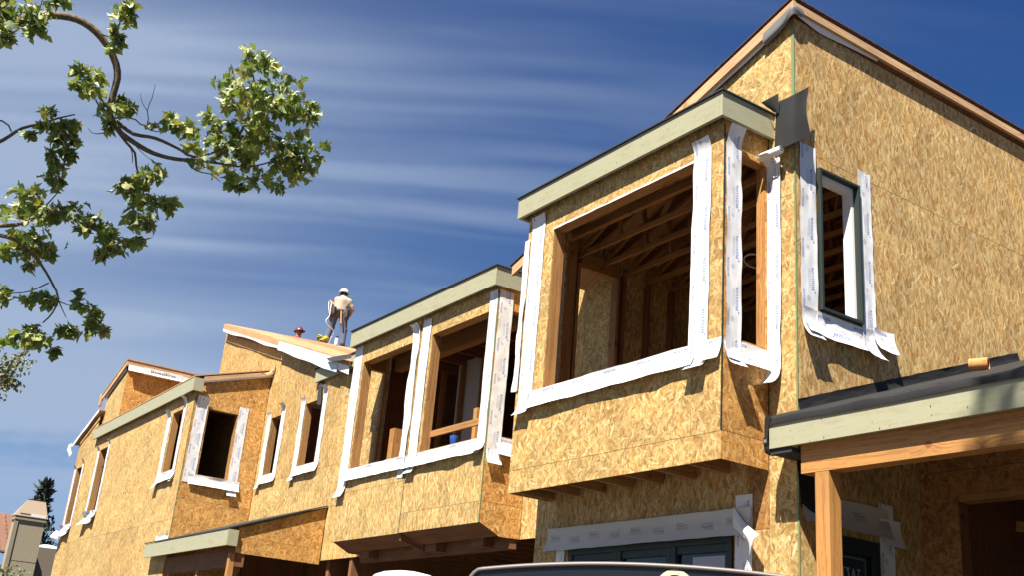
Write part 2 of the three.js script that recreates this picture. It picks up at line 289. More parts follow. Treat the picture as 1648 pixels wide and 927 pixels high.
// flexible strip of flashing along a straight line on a wall, loose at its ends
let tapeSeed = 1;
function strip(parent, fr, [u0, v0], [u1, v1], w, o = {}) {
  const { mat = tapeSeed % 2 ? M.tape : M.tape2, amp = 0.007, c0 = 0, c1 = 0, l0 = 0.2, l1 = 0.2, edge = 0.008, skew = 0, name = 'flashing_strip', uvL = 1.0, base = 0.006, ragged = 0.003, flipU = false, kx = 0 } = o;
  const low = o.low ?? (Math.abs(v1 - v0) < 0.05 && w > 0.15 ? 0.055 : 0);   // lower edge of a level strip hangs free of the wall
  const sd = tapeSeed++ * 13.7, p0 = fr.p(u0, v0), p1 = fr.p(u1, v1), L = p0.distanceTo(p1), dir = p1.clone().sub(p0).divideScalar(L), sd3 = fr.n.clone().cross(dir).normalize();
  const n = Math.max(8, Math.ceil(L / 0.03)), m = 8, pos = [], uv = [], idx = [];
  for (let i = 0; i <= n; i++) {
    const s = i / n * L; let al = s, out = 0;
    const arc = (x, r) => [Math.abs(r) * Math.sin(x / Math.abs(r)), Math.abs(r) * (1 - Math.cos(x / Math.abs(r)))];
    if (c0 && s < l0) { const [a, b] = arc(l0 - s, c0); al = l0 - a; out = b; }
    if (c1 && s > L - l1) { const [a, b] = arc(s - L + l1, c1); al = L - l1 + a; out = b; }
    const jit = (noise(s * 5, 3, sd) - 0.5) * ragged * 2;
    for (let j = 0; j <= m; j++) {
      const t = j / m - 0.5, wr = (fbm(s * 7, t * 3.5, sd, 3) - 0.4) * amp, ed = Math.pow(Math.abs(t) * 2, 2) * edge * Math.max(0, noise(s * 3.5, t > 0 ? 9 : 2, sd) * 1.6 - 0.5);
      const lat = t * w + jit * (0.5 + Math.abs(t)) + (noise(s * 9, j, sd + 3) - 0.5) * 0.006 + kx * Math.max(0, out) * t * 2;
      const q = p0.clone().addScaledVector(dir, al + skew * t * (i === 0 ? 1 : i === n ? -1 : 0)).addScaledVector(sd3, lat).addScaledVector(fr.n, base + out + Math.max(-0.002, wr) + ed + low * Math.pow(Math.max(0, 0.3 - t) / 0.8, 1.6) * (0.75 + 0.5 * noise(s * 2.2, 5, sd)));
      pos.push(q.x, q.y, q.z); uv.push(flipU ? 0.5 - t : t + 0.5, s / uvL + sd * 0.37);
    }
  }
  for (let i = 0; i < n; i++) for (let j = 0; j < m; j++) { const k = i * (m + 1) + j; idx.push(k, k + 1, k + m + 2, k, k + m + 2, k + m + 1); }
  return add(parent, name, geom(pos, uv, idx), mat);
}
// surface through a grid of points (rows of equal length), smoothed by bicubic-ish subdivision along rows
function sheetGrid(parent, name, rows, mat, sub = 6) {
  const cr = rows.map(r => new THREE.CatmullRomCurve3(r).getPoints(sub * (r.length - 1))), nc = cr[0].length, cols = [];
  for (let j = 0; j < nc; j++) cols.push(new THREE.CatmullRomCurve3(cr.map(r => r[j])).getPoints(sub * (rows.length - 1)));
  const pos = [], uv = [], idx = [], nr = cols[0].length;
  for (let j = 0; j < nc; j++) for (let i = 0; i < nr; i++) { const q = cols[j][i]; pos.push(q.x, q.y, q.z); uv.push(j / (nc - 1), i / (nr - 1)); }
  for (let j = 0; j + 1 < nc; j++) for (let i = 0; i + 1 < nr; i++) { const k = j * nr + i; idx.push(k, k + nr, k + nr + 1, k, k + nr + 1, k + 1); }
  return add(parent, name, geom(pos, uv, idx), mat);
}

// ------------------------------------------------------------------ ground and street
{
  const gmap = noiseTex(31, '#4e473d', '#655b4d', 70), amap = noiseTex(33, '#3c3c3d', '#555453', 40), cmap = noiseTex(35, '#77736c', '#8b867e', 90);
  const sheet = (name, x0, x1, z0, z1, y, mat, s) => { const g = new THREE.PlaneGeometry(x1 - x0, z1 - z0); g.rotateX(-Math.PI / 2); const uv = g.attributes.uv; for (let i = 0; i < uv.count; i++) uv.setXY(i, uv.getX(i) * (x1 - x0) / s, uv.getY(i) * (z1 - z0) / s); g.translate((x0 + x1) / 2, y, (z0 + z1) / 2); const m = add(scene, name, g, mat); m.userData.kind = 'structure'; return m; };
  sheet('ground', -800, 800, -800, 800, 0, std({ map: gmap, color: lin(0.7, 0.7, 0.7), roughness: 0.95 }), 3);
  sheet('road', -800, 800, -4.6, 5.0, 0.004, std({ map: amap, color: lin(0.7, 0.7, 0.7), roughness: 0.9 }), 1.5);
  const kerb = block(scene, 'pavement', -200, 200, 0.002, 0.13, -6.0, -4.6, std({ map: cmap, color: lin(0.7, 0.7, 0.7), roughness: 0.9 })); kerb.userData.kind = 'structure';
}

// ------------------------------------------------------------------ townhouse A (with the gable corner, bay and porch on the right)
const ROOF_A = x => 8.13 + 0.333 * (x + 6.03);
const A = thing('townhouse', 'unfinished OSB townhouse with tall side wall, dark framed side window and low porch roof', 'townhouse', V(-7.9, 0, -9.5), 'row of unfinished townhouses');
{
  const F = frZ(-6.4), S = frX(-6.42), T = frZ(-6.98), R = frX(-6.10);
  // bay
  const fo = [-9.05, -6.81, 4.61, 6.45], so = [-6.94, -6.60, 4.63, 6.45];
  sheets(A, F, rect(-9.54, -6.424, 3.54, 6.92), { us: [-9.2, -6.79], vs: [3.78], holes: [fo], mats: OSBBIG });
  framing(A, F, fo, M.lumber, 0.14);
  sheets(A, S, rect(-6.968, -6.4, 3.54, 6.92), { vs: [3.785], holes: [so], mats: [OSBO[1], OSBBIG[0]] });
  framing(A, S, so, M.fir, 0.10);
  sheets(A, frX(-9.528), rect(-6.968, -6.414, 3.54, 6.92), { vs: [3.78], holes: [so], mats: OSBBIG });
  block(A, 'corner_stud', -6.53, -6.436, 3.8, 6.9, -6.505, -6.416, M.lumber); block(A, 'corner_stud', -9.525, -9.42, 3.8, 6.9, -6.52, -6.416, M.lumber);
  block(A, 'corner_stud', -6.53, -6.436, 3.8, 6.9, -6.97, -6.945, M.lumber);
  // green painted board edges at the corners
  block(A, 'board_edge', -6.428, -6.416, 3.79, 6.70, -6.404, -6.3945, M.gcoat); block(A, 'board_edge', -6.106, -6.0955, 2.5, 7.93, -6.985, -6.9755, M.green);
  block(A, 'board_edge', -6.130, -6.106, 6.95, 7.92, -6.980, -6.9765, M.green);
  // bay floor: rim boards, joists and deck
  block(A, 'rim_joist', -9.52, -6.44, 3.56, 3.80, -6.452, -6.414, M.dim);
  for (let i = 0; i < 8; i++) block(A, 'floor_joist', -9.51 + i * 0.433, -9.472 + i * 0.433, 3.56, 3.80, -6.965, -6.454, M.lumber);
  block(A, 'floor_deck', -9.76, -6.13, 3.802, 3.83, -17.4, -6.996, M.deck); block(A, 'floor_deck', -9.52, -6.44, 3.802, 3.83, -6.994, -6.416, M.deck);
  block(A, 'window_plate', -9.04, -6.82, 4.560, 4.605, -6.55, -6.40, M.lumber);
  // bay roof
  block(A, 'fascia_board', -9.64, -6.388, 6.726, 6.975, -6.327, -6.29, M.fascia); block(A, 'fascia_board', -6.386, -6.348, 6.726, 6.975, -6.975, -6.29, M.fascia);
  block(A, 'fascia_board', -9.64, -9.605, 6.726, 6.975, -6.975, -6.329, M.fascia);
  block(A, 'roof_membrane', -9.66, -6.328, 6.978, 6.991, -6.978, -6.268, M.felt);
  block(A, 'roof_deck', -9.60, -6.39, 6.94, 6.974, -6.978, -6.33, M.ply);
  for (let i = 0; i < 6; i++) block(A, 'rafter_tail', -9.3 + i * 0.55, -9.265 + i * 0.55, 6.80, 6.90, -6.397, -6.33, M.dim);
  // tower front and side
  sheets(A, T, [[-6.42, 0], [-6.1125, 0], [-6.1125, 7.965], [-6.42, 7.862]], { vs: [1.2, 3.64, 6.08], mats: [OSBY[3], OSBY[1]] });
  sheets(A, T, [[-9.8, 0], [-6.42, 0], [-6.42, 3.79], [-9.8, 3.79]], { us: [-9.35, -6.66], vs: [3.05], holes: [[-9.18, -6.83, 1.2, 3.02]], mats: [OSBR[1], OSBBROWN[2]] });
  sheets(A, T, [[-9.4, 6.875], [-6.42, 6.875], [-6.42, 7.862]], { us: [-7.72, -8.5], mats: [OSBY[3]] });
  const rw = [-7.85, -7.27, 5.0, 6.43], lw = [-8.0, -7.2, 1.5, 3.05];
  sheets(A, R, rect(-17.6, -6.98, 0, 7.965), { us: [-15.44, -13.0, -10.55, -8.06], vs: [2.6, 4.11, 6.55], holes: [rw, lw], mats: OSBBROWN });
  framing(A, R, rw, M.fir, 0.14); framing(A, T, [-9.18, -6.83, 1.2, 3.02], M.lumber, 0.14); framing(A, R, lw, M.lumber, 0.14);
  sheets(A, frX(-9.788), rect(-17.5, -6.994, 0, 6.95), { us: [-9.4, -11.8, -14.2], vs: [3.7], holes: [rw], mats: OSBBROWN });
  framing(A, frX(-9.8 + 0.03), rw, M.lumber, -0.12);
  sheets(A, frZ(-17.5), rect(-9.77, -6.13, 0, 7.4), { vs: [3.7], us: [-8.5, -7.3], mats: OSBBROWN });
  // tower roof: sloping deck, shingled top, boards on the rakes
  { const o = V(-10.6, ROOF_A(-10.6) - 0.03, -18), a = V(4.53, 4.53 * 0.333, 0), c = V(0, 0, 11.06); add(A, 'roof_deck', slab(o, a, V(0, 0.025, 0), c), M.ply);
    add(A, 'roof_shingles', slab(V(-10.65, ROOF_A(-10.65) + 0.001, -18.05), V(4.628, 4.628 * 0.333, 0), V(0, 0.01, 0), V(0, 0, 11.158)), std({ map: noiseTex(44, '#3a2a26', '#5d4640', 12), roughness: 0.95 }));
    add(A, 'rake_board', slab(V(-10.6, ROOF_A(-10.6) - 0.152, -6.938), V(4.57, 4.57 * 0.333, 0), V(0, 0.12, 0), V(0, 0, 0.036)), M.pale);
    add(A, 'eave_board', slab(V(-6.062, ROOF_A(-6.05) - 0.122, -18), V(0, 0, 11.064), V(0, 0.082, 0), V(0.034, 0, 0)), M.pale); }
  for (let k = 0; k < 28; k++) { const z = -17.6 + k * 0.39; add(A, 'rafter', slab(V(-9.76, ROOF_A(-9.76) - 0.23, z), V(3.63, 3.63 * 0.333, 0), V(0, 0.14, 0), V(0, 0, 0.036)), M.red); }
  for (let k = 0; k < 26; k++) { const z = -16.99 + k * 0.39; bar(A, 'ceiling_joist', V(-9.77, 6.56, z), V(-6.13, 6.56, z), 0.036, 0.06, M.lumber);
    for (let j = 0; j < 5; j++) bar(A, 'truss_web', V(-9.6 + j * 0.7, 6.61, z), V(-9.25 + (j + (j % 2 ? -0.6 : 0.2)) * 0.7, ROOF_A(-9.2 + j * 0.7) - 0.22, z), 0.034, 0.045, M.lumber); }
  for (let k = 0; k < 26; k++) { const z = -17.2 + k * 0.4; if (z < -7.9 || z > -7.25) { block(A, 'wall_stud', -9.774, -9.684, 3.84, 6.5, z, z + 0.038, M.red); } if (z < -7.95 || z > -7.2) block(A, 'wall_stud', -6.216, -6.126, 3.84, 6.5, z, z + 0.038, M.red); }
  for (let k = 0; k < 9; k++) block(A, 'wall_stud', -9.6 + k * 0.41, -9.562 + k * 0.41, 3.84, 6.5, -17.47, -17.38, M.red);
  for (const y of [4.3, 4.9, 5.4, 5.9]) block(A, 'wall_blocking', -9.66, -6.22, y, y + 0.07, -17.36, -17.33, M.red);
  block(A, 'ceiling_beam', -9.77, -6.13, 6.66, 6.76, -7.06, -7.0, M.lumber); block(A, 'wall_post', -9.76, -9.56, 3.84, 6.6, -7.13, -6.99, M.lumber); block(A, 'wall_post', -6.26, -6.13, 3.84, 6.6, -7.13, -6.99, M.fir);
  block(A, 'roof_soffit', -9.5, -6.44, 6.86, 6.89, -6.97, -6.42, M.dim);
  { const g = new THREE.TorusGeometry(0.14, 0.012, 8, 24); g.rotateX(Math.PI / 2 - 0.3); g.translate(-8.2, 6.5, -8.7); add(A, 'cable_coil', g, M.white); }
  strip(A, F, [-9.05, 6.452], [-6.81, 6.452], 0.022, { mat: M.white, base: 0.003, ragged: 0.004, edge: 0.004, amp: 0.004 });
  // loose flashing around the roughed-in windows of the bay
  strip(A, F, [-9.345, 4.33], [-9.33, 6.70], 0.25, { c0: 0.22, l0: 0.2, c1: 0.5, l1: 0.15 });
  strip(A, F, [-9.535, 4.65], [-9.53, 6.45], 0.10, { mat: M.tape2, base: 0.012, edge: 0.018, amp: 0.016 });
  strip(A, F, [-6.705, 4.30], [-6.69, 6.63], 0.235, { c0: 0.16, l0: 0.2, c1: 0.25, l1: 0.16, base: 0.012, edge: 0.012 });
  strip(A, F, [-9.24, 4.505], [-6.74, 4.505], 0.205, { base: 0.005, amp: 0.016, edge: 0.022, ragged: 0.006 });
  strip(A, F, [-6.62, 4.51], [-6.425, 4.51], 0.2, { amp: 0.01, edge: 0.02 });
  strip(A, S, [-6.415, 4.51], [-6.94, 4.51], 0.2, { amp: 0.015, edge: 0.018 });
  strip(A, S, [-6.515, 4.27], [-6.505, 6.70], 0.19, { c0: 0.18, l0: 0.24, c1: 0.35, l1: 0.22, base: 0.012, amp: 0.016, edge: 0.02 });
  strip(A, T, [-6.345, 4.15], [-6.34, 6.50], 0.17, { c0: 0.2, l0: 0.3, base: 0.02, amp: 0.02, edge: 0.012 });
  strip(A, T, [-6.34, 6.3], [-6.33, 6.62], 0.12, { c1: 0.12, l1: 0.25, base: 0.03, amp: 0.016, edge: 0.018, mat: M.tape2 });
  { const pts = [], roll = []; for (let i = 0; i <= 60; i++) { const a = i / 60 * Math.PI * 5.2, r = 0.022 + 0.02 * i / 60; roll.push([Math.cos(a) * r, Math.sin(a) * r]); }
    const pos = [], uv = [], idx = []; roll.forEach(([a, b], i) => { for (let j = 0; j < 2; j++) { pos.push(-6.46 + j * 0.30, 6.515 + a - j * 0.01, -6.87 + b); uv.push(j, i / 30); } }); for (let i = 0; i < 60; i++) idx.push(i * 2, i * 2 + 1, i * 2 + 3, i * 2, i * 2 + 3, i * 2 + 2); add(A, 'flashing_roll', geom(pos, uv, idx), M.white, 'rolled up loose end of white flashing'); }
  strip(A, R, [-7.135, 4.66], [-7.14, 6.62], 0.215, { c0: 0.3, l0: 0.25, base: 0.01, amp: 0.016, edge: 0.012 });
  strip(A, R, [-7.945, 4.63], [-7.945, 6.62], 0.20, { c0: 0.3, l0: 0.3, base: 0.008, amp: 0.02, edge: 0.012 });
  strip(A, R, [-7.06, 4.86], [-8.02, 4.86], 0.24, { base: 0.004, amp: 0.016, edge: 0.022 });
  strip(A, R, [-8.0, 4.91], [-8.27, 4.91], 0.22, { base: 0.02, amp: 0.012, edge: 0.022, c1: 0.4, l1: 0.15 });
  // side window: dark outer frame, white inner frame
  const W = new THREE.Group(); W.name = 'window_unit'; A.add(W);
  const fx = (n, z0, z1, y0, y1, x0, x1, m) => block(W, n, x0, x1, y0, y1, z0, z1, m);
  fx('outer_frame', -7.845, -7.822, 5.005, 6.425, -6.12, -6.055, M.gcoat); fx('outer_frame', -7.298, -7.275, 5.005, 6.425, -6.12, -6.055, M.gcoat); fx('outer_frame', -7.821, -7.299, 6.402, 6.425, -6.12, -6.057, M.gcoat); fx('outer_frame', -7.821, -7.299, 5.005, 5.03, -6.12, -6.057, M.gcoat);
  fx('inner_frame', -7.842, -7.79, 5.01, 6.42, -6.225, -6.1215, M.white); fx('inner_frame', -7.33, -7.278, 5.01, 6.42, -6.225, -6.1215, M.white); fx('inner_frame', -7.789, -7.331, 6.36, 6.42, -6.225, -6.1215, M.white); fx('inner_frame', -7.789, -7.331, 5.01, 5.06, -6.225, -6.1215, M.white);
  // lower windows under the bay and under the porch, with wide printed flashing
  const win = (fr, [a, b, c, d], n, lab) => {
    const G = new THREE.Group(); G.name = 'window_unit'; A.add(G); if (lab) G.userData.label = lab; const U = (nm, u0, u1, v0, v1, d0, d1, m) => { const p = fr.p(u0, v0, d0); return add(G, nm, slab(p, fr.u.clone().multiplyScalar(u1 - u0), V(0, v1 - v0, 0), fr.n.clone().multiplyScalar(d1 - d0), 0.5), m); };
    U('frame_rail', a, b, d - 0.055, d, -0.06, 0.02, M.gcoat); U('frame_rail', a, b, c, c + 0.055, -0.06, 0.02, M.gcoat);
    for (let i = 0; i < n; i++) {
      const u0 = a + (b - a) * i / n, u1 = a + (b - a) * (i + 1) / n;
      U('frame_stile', u0 + 0.002, u0 + 0.065, c + 0.056, d - 0.056, -0.055, 0.015, M.gcoat); U('frame_stile', u1 - 0.065, u1 - 0.002, c + 0.056, d - 0.056, -0.055, 0.015, M.gcoat);
      U('sash_rail', u0 + 0.067, u1 - 0.067, d - 0.125, d - 0.057, -0.05, 0.0, M.gcoat);
      U('window_pane', u0 + 0.066, u1 - 0.066, c + 0.056, d - 0.126, -0.03, -0.026, M.glass);
    }
    return U;
  };
  const U1 = win(T, [-9.17, -6.84, 1.21, 3.015], 3, 'dark framed triple window under the bay');
  U1('sticker', -8.0, -7.62, 2.45, 2.8, -0.0255, -0.0245, std({ map: noiseTex(61, '#1d3c46', '#7fa9b0', 60), roughness: 0.5 }));
  U1('protective_film', -7.36, -6.96, 1.5, 2.86, -0.0255, -0.0245, std({ color: lin(0.3, 0.31, 0.34), roughness: 0.5 }));
  const U2 = win(R, [-7.98, -7.21, 1.51, 3.045], 1, 'dark framed window under the porch with a maker sticker');
  { const p = R.p(-7.86, 2.42, -0.02), g = slab(p, V(0, 0, 0.42), V(0, 0.46, 0), V(0.001, 0, 0)); const tx = canvasTex(256, 256, (g2, w, h) => { g2.fillStyle = '#1c2b2f'; g2.fillRect(0, 0, w, h); g2.strokeStyle = '#6b8084'; g2.lineWidth = 5; g2.strokeRect(14, 14, w - 28, h - 28); g2.fillStyle = '#8fa3a5'; g2.font = '110px serif'; g2.textAlign = 'center'; g2.fillText('JW', w / 2, 140); g2.beginPath(); g2.arc(w * 0.6, h * 1.05, 70, 3.4, 5.6); g2.lineWidth = 12; g2.stroke(); });
    const a = V(-6.1 - 0.0215, 2.44, -7.42), q = [a, a.clone().add(V(0, 0, -0.43)), a.clone().add(V(0, 0.47, -0.43)), a.clone().add(V(0, 0.47, 0))];
    add(A.children.filter(c => c.name === 'window_unit')[2], 'sticker', geom(q.flatMap(v => [v.x, v.y, v.z]), [0, 0, 1, 0, 1, 1, 0, 1], [0, 1, 2, 0, 2, 3]), std({ map: tx, roughness: 0.5 })); }
  const bs = (fr, p, q, w, o) => { const m = strip(A, fr, p, q, w, { mat: M.box, uvL: 0.64, ...o }); const uv = m.geometry.attributes.uv; for (let i = 0; i < uv.count; i++) uv.setXY(i, uv.getY(i), uv.getX(i)); return m; };
  bs(T, [-9.5, 3.125], [-6.6, 3.125], 0.24, { amp: 0.02, edge: 0.012, base: 0.03, ragged: 0.004, c0: 0.3, l0: 0.12 });
  bs(R, [-6.99, 3.22], [-8.12, 3.22], 0.26, { amp: 0.01, edge: 0.01, base: 0.01 });
  strip(A, R, [-8.09, 1.4], [-8.09, 3.4], 0.2, { base: 0.006, mat: M.tape }); strip(A, R, [-8.0, 3.15], [-8.27, 3.15], 0.24, { base: 0.018, mat: M.white });
  strip(A, T, [-9.31, 1.3], [-9.31, 3.05], 0.15, { base: 0.008 }); strip(A, T, [-6.72, 1.3], [-6.70, 3.36], 0.2, { base: 0.008, amp: 0.016, mat: M.sheer });
  // loose corner of the wide flashing hanging forward into the sun
  sheetGrid(A, 'flashing_flap', [[V(-6.80, 3.26, -6.94), V(-6.62, 3.10, -6.90), V(-6.40, 2.98, -6.83)], [V(-6.80, 3.18, -6.93), V(-6.58, 3.02, -6.84), V(-6.38, 2.92, -6.74)], [V(-6.78, 3.08, -6.92), V(-6.5, 2.90, -6.82), V(-6.44, 2.80, -6.76)]], M.white);
  // white underlay and grey felt hanging under the rakes
  { const h = (x) => ROOF_A(x) - 0.15; sheetGrid(A, 'underlay_strip', [range(0, 6, 1).map(i => V(-6.16 - i * 0.5, h(-6.16 - i * 0.5) + 0.02, -6.936)), range(0, 6, 1).map(i => V(-6.16 - i * 0.5, h(-6.16 - i * 0.5) - 0.03 - 0.012 * (i % 2), -6.945))], M.white);
    sheetGrid(A, 'underlay_strip', [range(0, 5, 1).map(i => V(-6.06, 8.03, -7.02 - i * 0.3)), range(0, 5, 1).map(i => V(-6.075, 7.985 - [0.0, 0.05, 0.035, 0.015, 0][i], -7.02 - i * 0.3))], M.white);
    sheetGrid(A, 'felt_corner', [[V(-6.42, 7.90, -6.898), V(-6.16, 7.99, -6.895), V(-6.03, 8.03, -6.893), V(-6.022, 8.04, -7.04)], [V(-6.42, 7.80, -6.90), V(-6.17, 7.89, -6.897), V(-6.02, 8.0, -6.88), V(-6.02, 7.99, -7.03)], [V(-6.40, 7.775, -6.93), V(-6.16, 7.865, -6.92), V(-6.03, 7.93, -6.89), V(-6.03, 7.95, -7.02)]], M.greyfelt); }
  // black felt sheet standing off the corner of the bay roof
  sheetGrid(A, 'felt_flap', [[PZ(1248, 165, -6.93), PZ(1275, 153, -6.86), PX(1301, 139, -5.99)], [PZ(1247, 205, -6.94), PZ(1272, 192, -6.84), PX(1297, 178, -5.96)], [PZ(1245, 244, -6.95), PZ(1272, 232, -6.85), PX(1304, 217, -5.95)]], std({ color: lin(0.012, 0.012, 0.013), roughness: 0.95 }));
  sheetGrid(A, 'felt_flap', [[PZ(1224, 165, -6.8), PZ(1252, 150, -6.86)], [PZ(1244, 180, -6.9), PZ(1253, 182, -6.9)]], M.felt);

  // porch roof, header and post
  const PR = z => 3.86 + 0.362 * (-6.65 - z);
  block(A, 'fascia_board', -6.12, -1.2, 3.63, 3.86, -6.69, -6.652, M.fascia);
  { const L = 4.95, dz = 3.95, k = 0.362; add(A, 'porch_roof_deck', slab(V(-6.095, PR(-6.652), -6.652), V(L, 0, 0), V(0, 0, -dz).add(V(0, dz * k, 0)), V(0, 0.02, 0)), M.ply);
    const pos = [], uv = [], idx = [], nx = 100, rows = [[-6.636, -0.035], [-6.632, 0.012], [-6.648, 0.034], [-6.8, 0.04], [-7.6, 0.04], [-10.55, 0.04]];
    rows.forEach(([z, d], j) => { for (let i = 0; i <= nx; i++) { const x = -6.15 + 4.95 * i / nx, w = (noise(x * 6, j * 3, 8) - 0.5) * 0.016; pos.push(x, PR(Math.min(-6.652, z)) + d + w, z + w * 0.5); uv.push(x / 0.8, j / 3); } });
    for (let j = 0; j + 1 < rows.length; j++) for (let i = 0; i < nx; i++) { const q = j * (nx + 1) + i; idx.push(q, q + 1, q + nx + 2, q, q + nx + 2, q + nx + 1); }
    add(A, 'roof_membrane', geom(pos, uv, idx), M.black);
    // membrane turned up the side wall
    strip(A, R, [-6.985, PR(-6.985) + 0.09], [-10.4, PR(-10.4) + 0.09], 0.1, { mat: M.black, amp: 0.01, edge: 0.01, base: 0.004, name: 'membrane_upstand' }); }
  sheetGrid(A, 'membrane_wrap', [[V(-6.06, 3.905, -6.62), V(-6.13, 3.90, -6.625), V(-6.175, 3.88, -6.66), V(-6.165, 3.90, -6.80)], [V(-6.12, 3.80, -6.638), V(-6.15, 3.78, -6.638), V(-6.18, 3.76, -6.66), V(-6.17, 3.80, -6.80)], [V(-6.125, 3.66, -6.645), V(-6.15, 3.64, -6.645), V(-6.175, 3.61, -6.66), V(-6.165, 3.62, -6.80)], [V(-6.12, 3.60, -6.67), V(-6.14, 3.59, -6.67), V(-6.15, 3.585, -6.69), V(-6.15, 3.6, -6.80)]], M.black);
  { const q = [V(-6.172, 3.67, -6.633), V(-6.126, 3.67, -6.633), V(-6.126, 3.725, -6.631), V(-6.172, 3.725, -6.631)]; add(A, 'membrane_print', geom(q.flatMap(v => [v.x, v.y, v.z]), [0, 0, 1, 0, 1, 1, 0, 1], [0, 1, 2, 0, 2, 3]), std({ map: wordMap('SU', '#1d1c1e', '#c9c9c9', 128, 128), color: lin(0.6, 0.6, 0.6), roughness: 0.7 })); }
  block(A, 'membrane_return', -6.12, -5.90, 3.585, 3.625, -6.96, -6.67, M.felt);
  sheetGrid(A, 'membrane_tail', [[V(-6.085, 3.64, -6.93), V(-6.085, 3.64, -7.12)], [V(-6.07, 3.35, -6.96), V(-6.06, 3.35, -7.16)], [V(-6.08, 3.2, -6.985), V(-6.055, 3.16, -7.17)]], M.black);
  block(A, 'porch_beam', -5.86, -1.4, 3.41, 3.70, -6.875, -6.735, M.fir);
  block(A, 'porch_post', -5.722, -5.585, 0.1, 3.408, -6.873, -6.737, M.fir);
  for (let i = 0; i < 9; i++) add(A, 'porch_rafter', slab(V(-5.9 + i * 0.55, PR(-6.88) - 0.165, -6.88), V(0, 0.362 * 1.6, -1.6), V(0.038, 0, 0), V(0, 0.135, 0)), M.dim);
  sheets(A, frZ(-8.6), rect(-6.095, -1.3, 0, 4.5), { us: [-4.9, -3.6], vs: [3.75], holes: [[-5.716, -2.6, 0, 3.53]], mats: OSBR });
  block(A, 'garage_header', -5.71, -2.62, 3.47, 3.527, -8.75, -8.6, M.lumber); block(A, 'garage_jamb', -5.76, -5.718, 0, 3.46, -8.75, -8.615, M.dim);
  block(A, 'garage_wall', -6.08, -5.98, 0, 4.4, -13, -8.76, M.dim); block(A, 'garage_wall', -1.4, -1.3, 0, 4.4, -13, -6.9, M.dim); block(A, 'garage_wall', -6.08, -1.3, 0, 4.4, -13.1, -13.0, M.dim);
  block(A, 'garage_ceiling', -6.08, -1.3, 4.0, 4.05, -13, -8.63, M.dim);
  for (let i = 0; i < 8; i++) block(A, 'ceiling_joist', -5.97, -1.42, 3.7, 3.98, -12.5 + i * 0.5, -12.46 + i * 0.5, M.red);
  bar(A, 'wall_brace', V(-5.6, 3.35, -9.3), V(-3.4, 3.0, -9.2), 0.04, 0.09, M.lumber); bar(A, 'wall_brace', V(-5.2, 3.1, -9.4), V(-3.4, 3.2, -9.3), 0.04, 0.09, M.lumber);
  // ground floor shell behind the lower windows
  block(A, 'ground_floor_wall', -9.76, -6.13, 0, 3.5, -10.1, -10.0, M.gypsum);
}

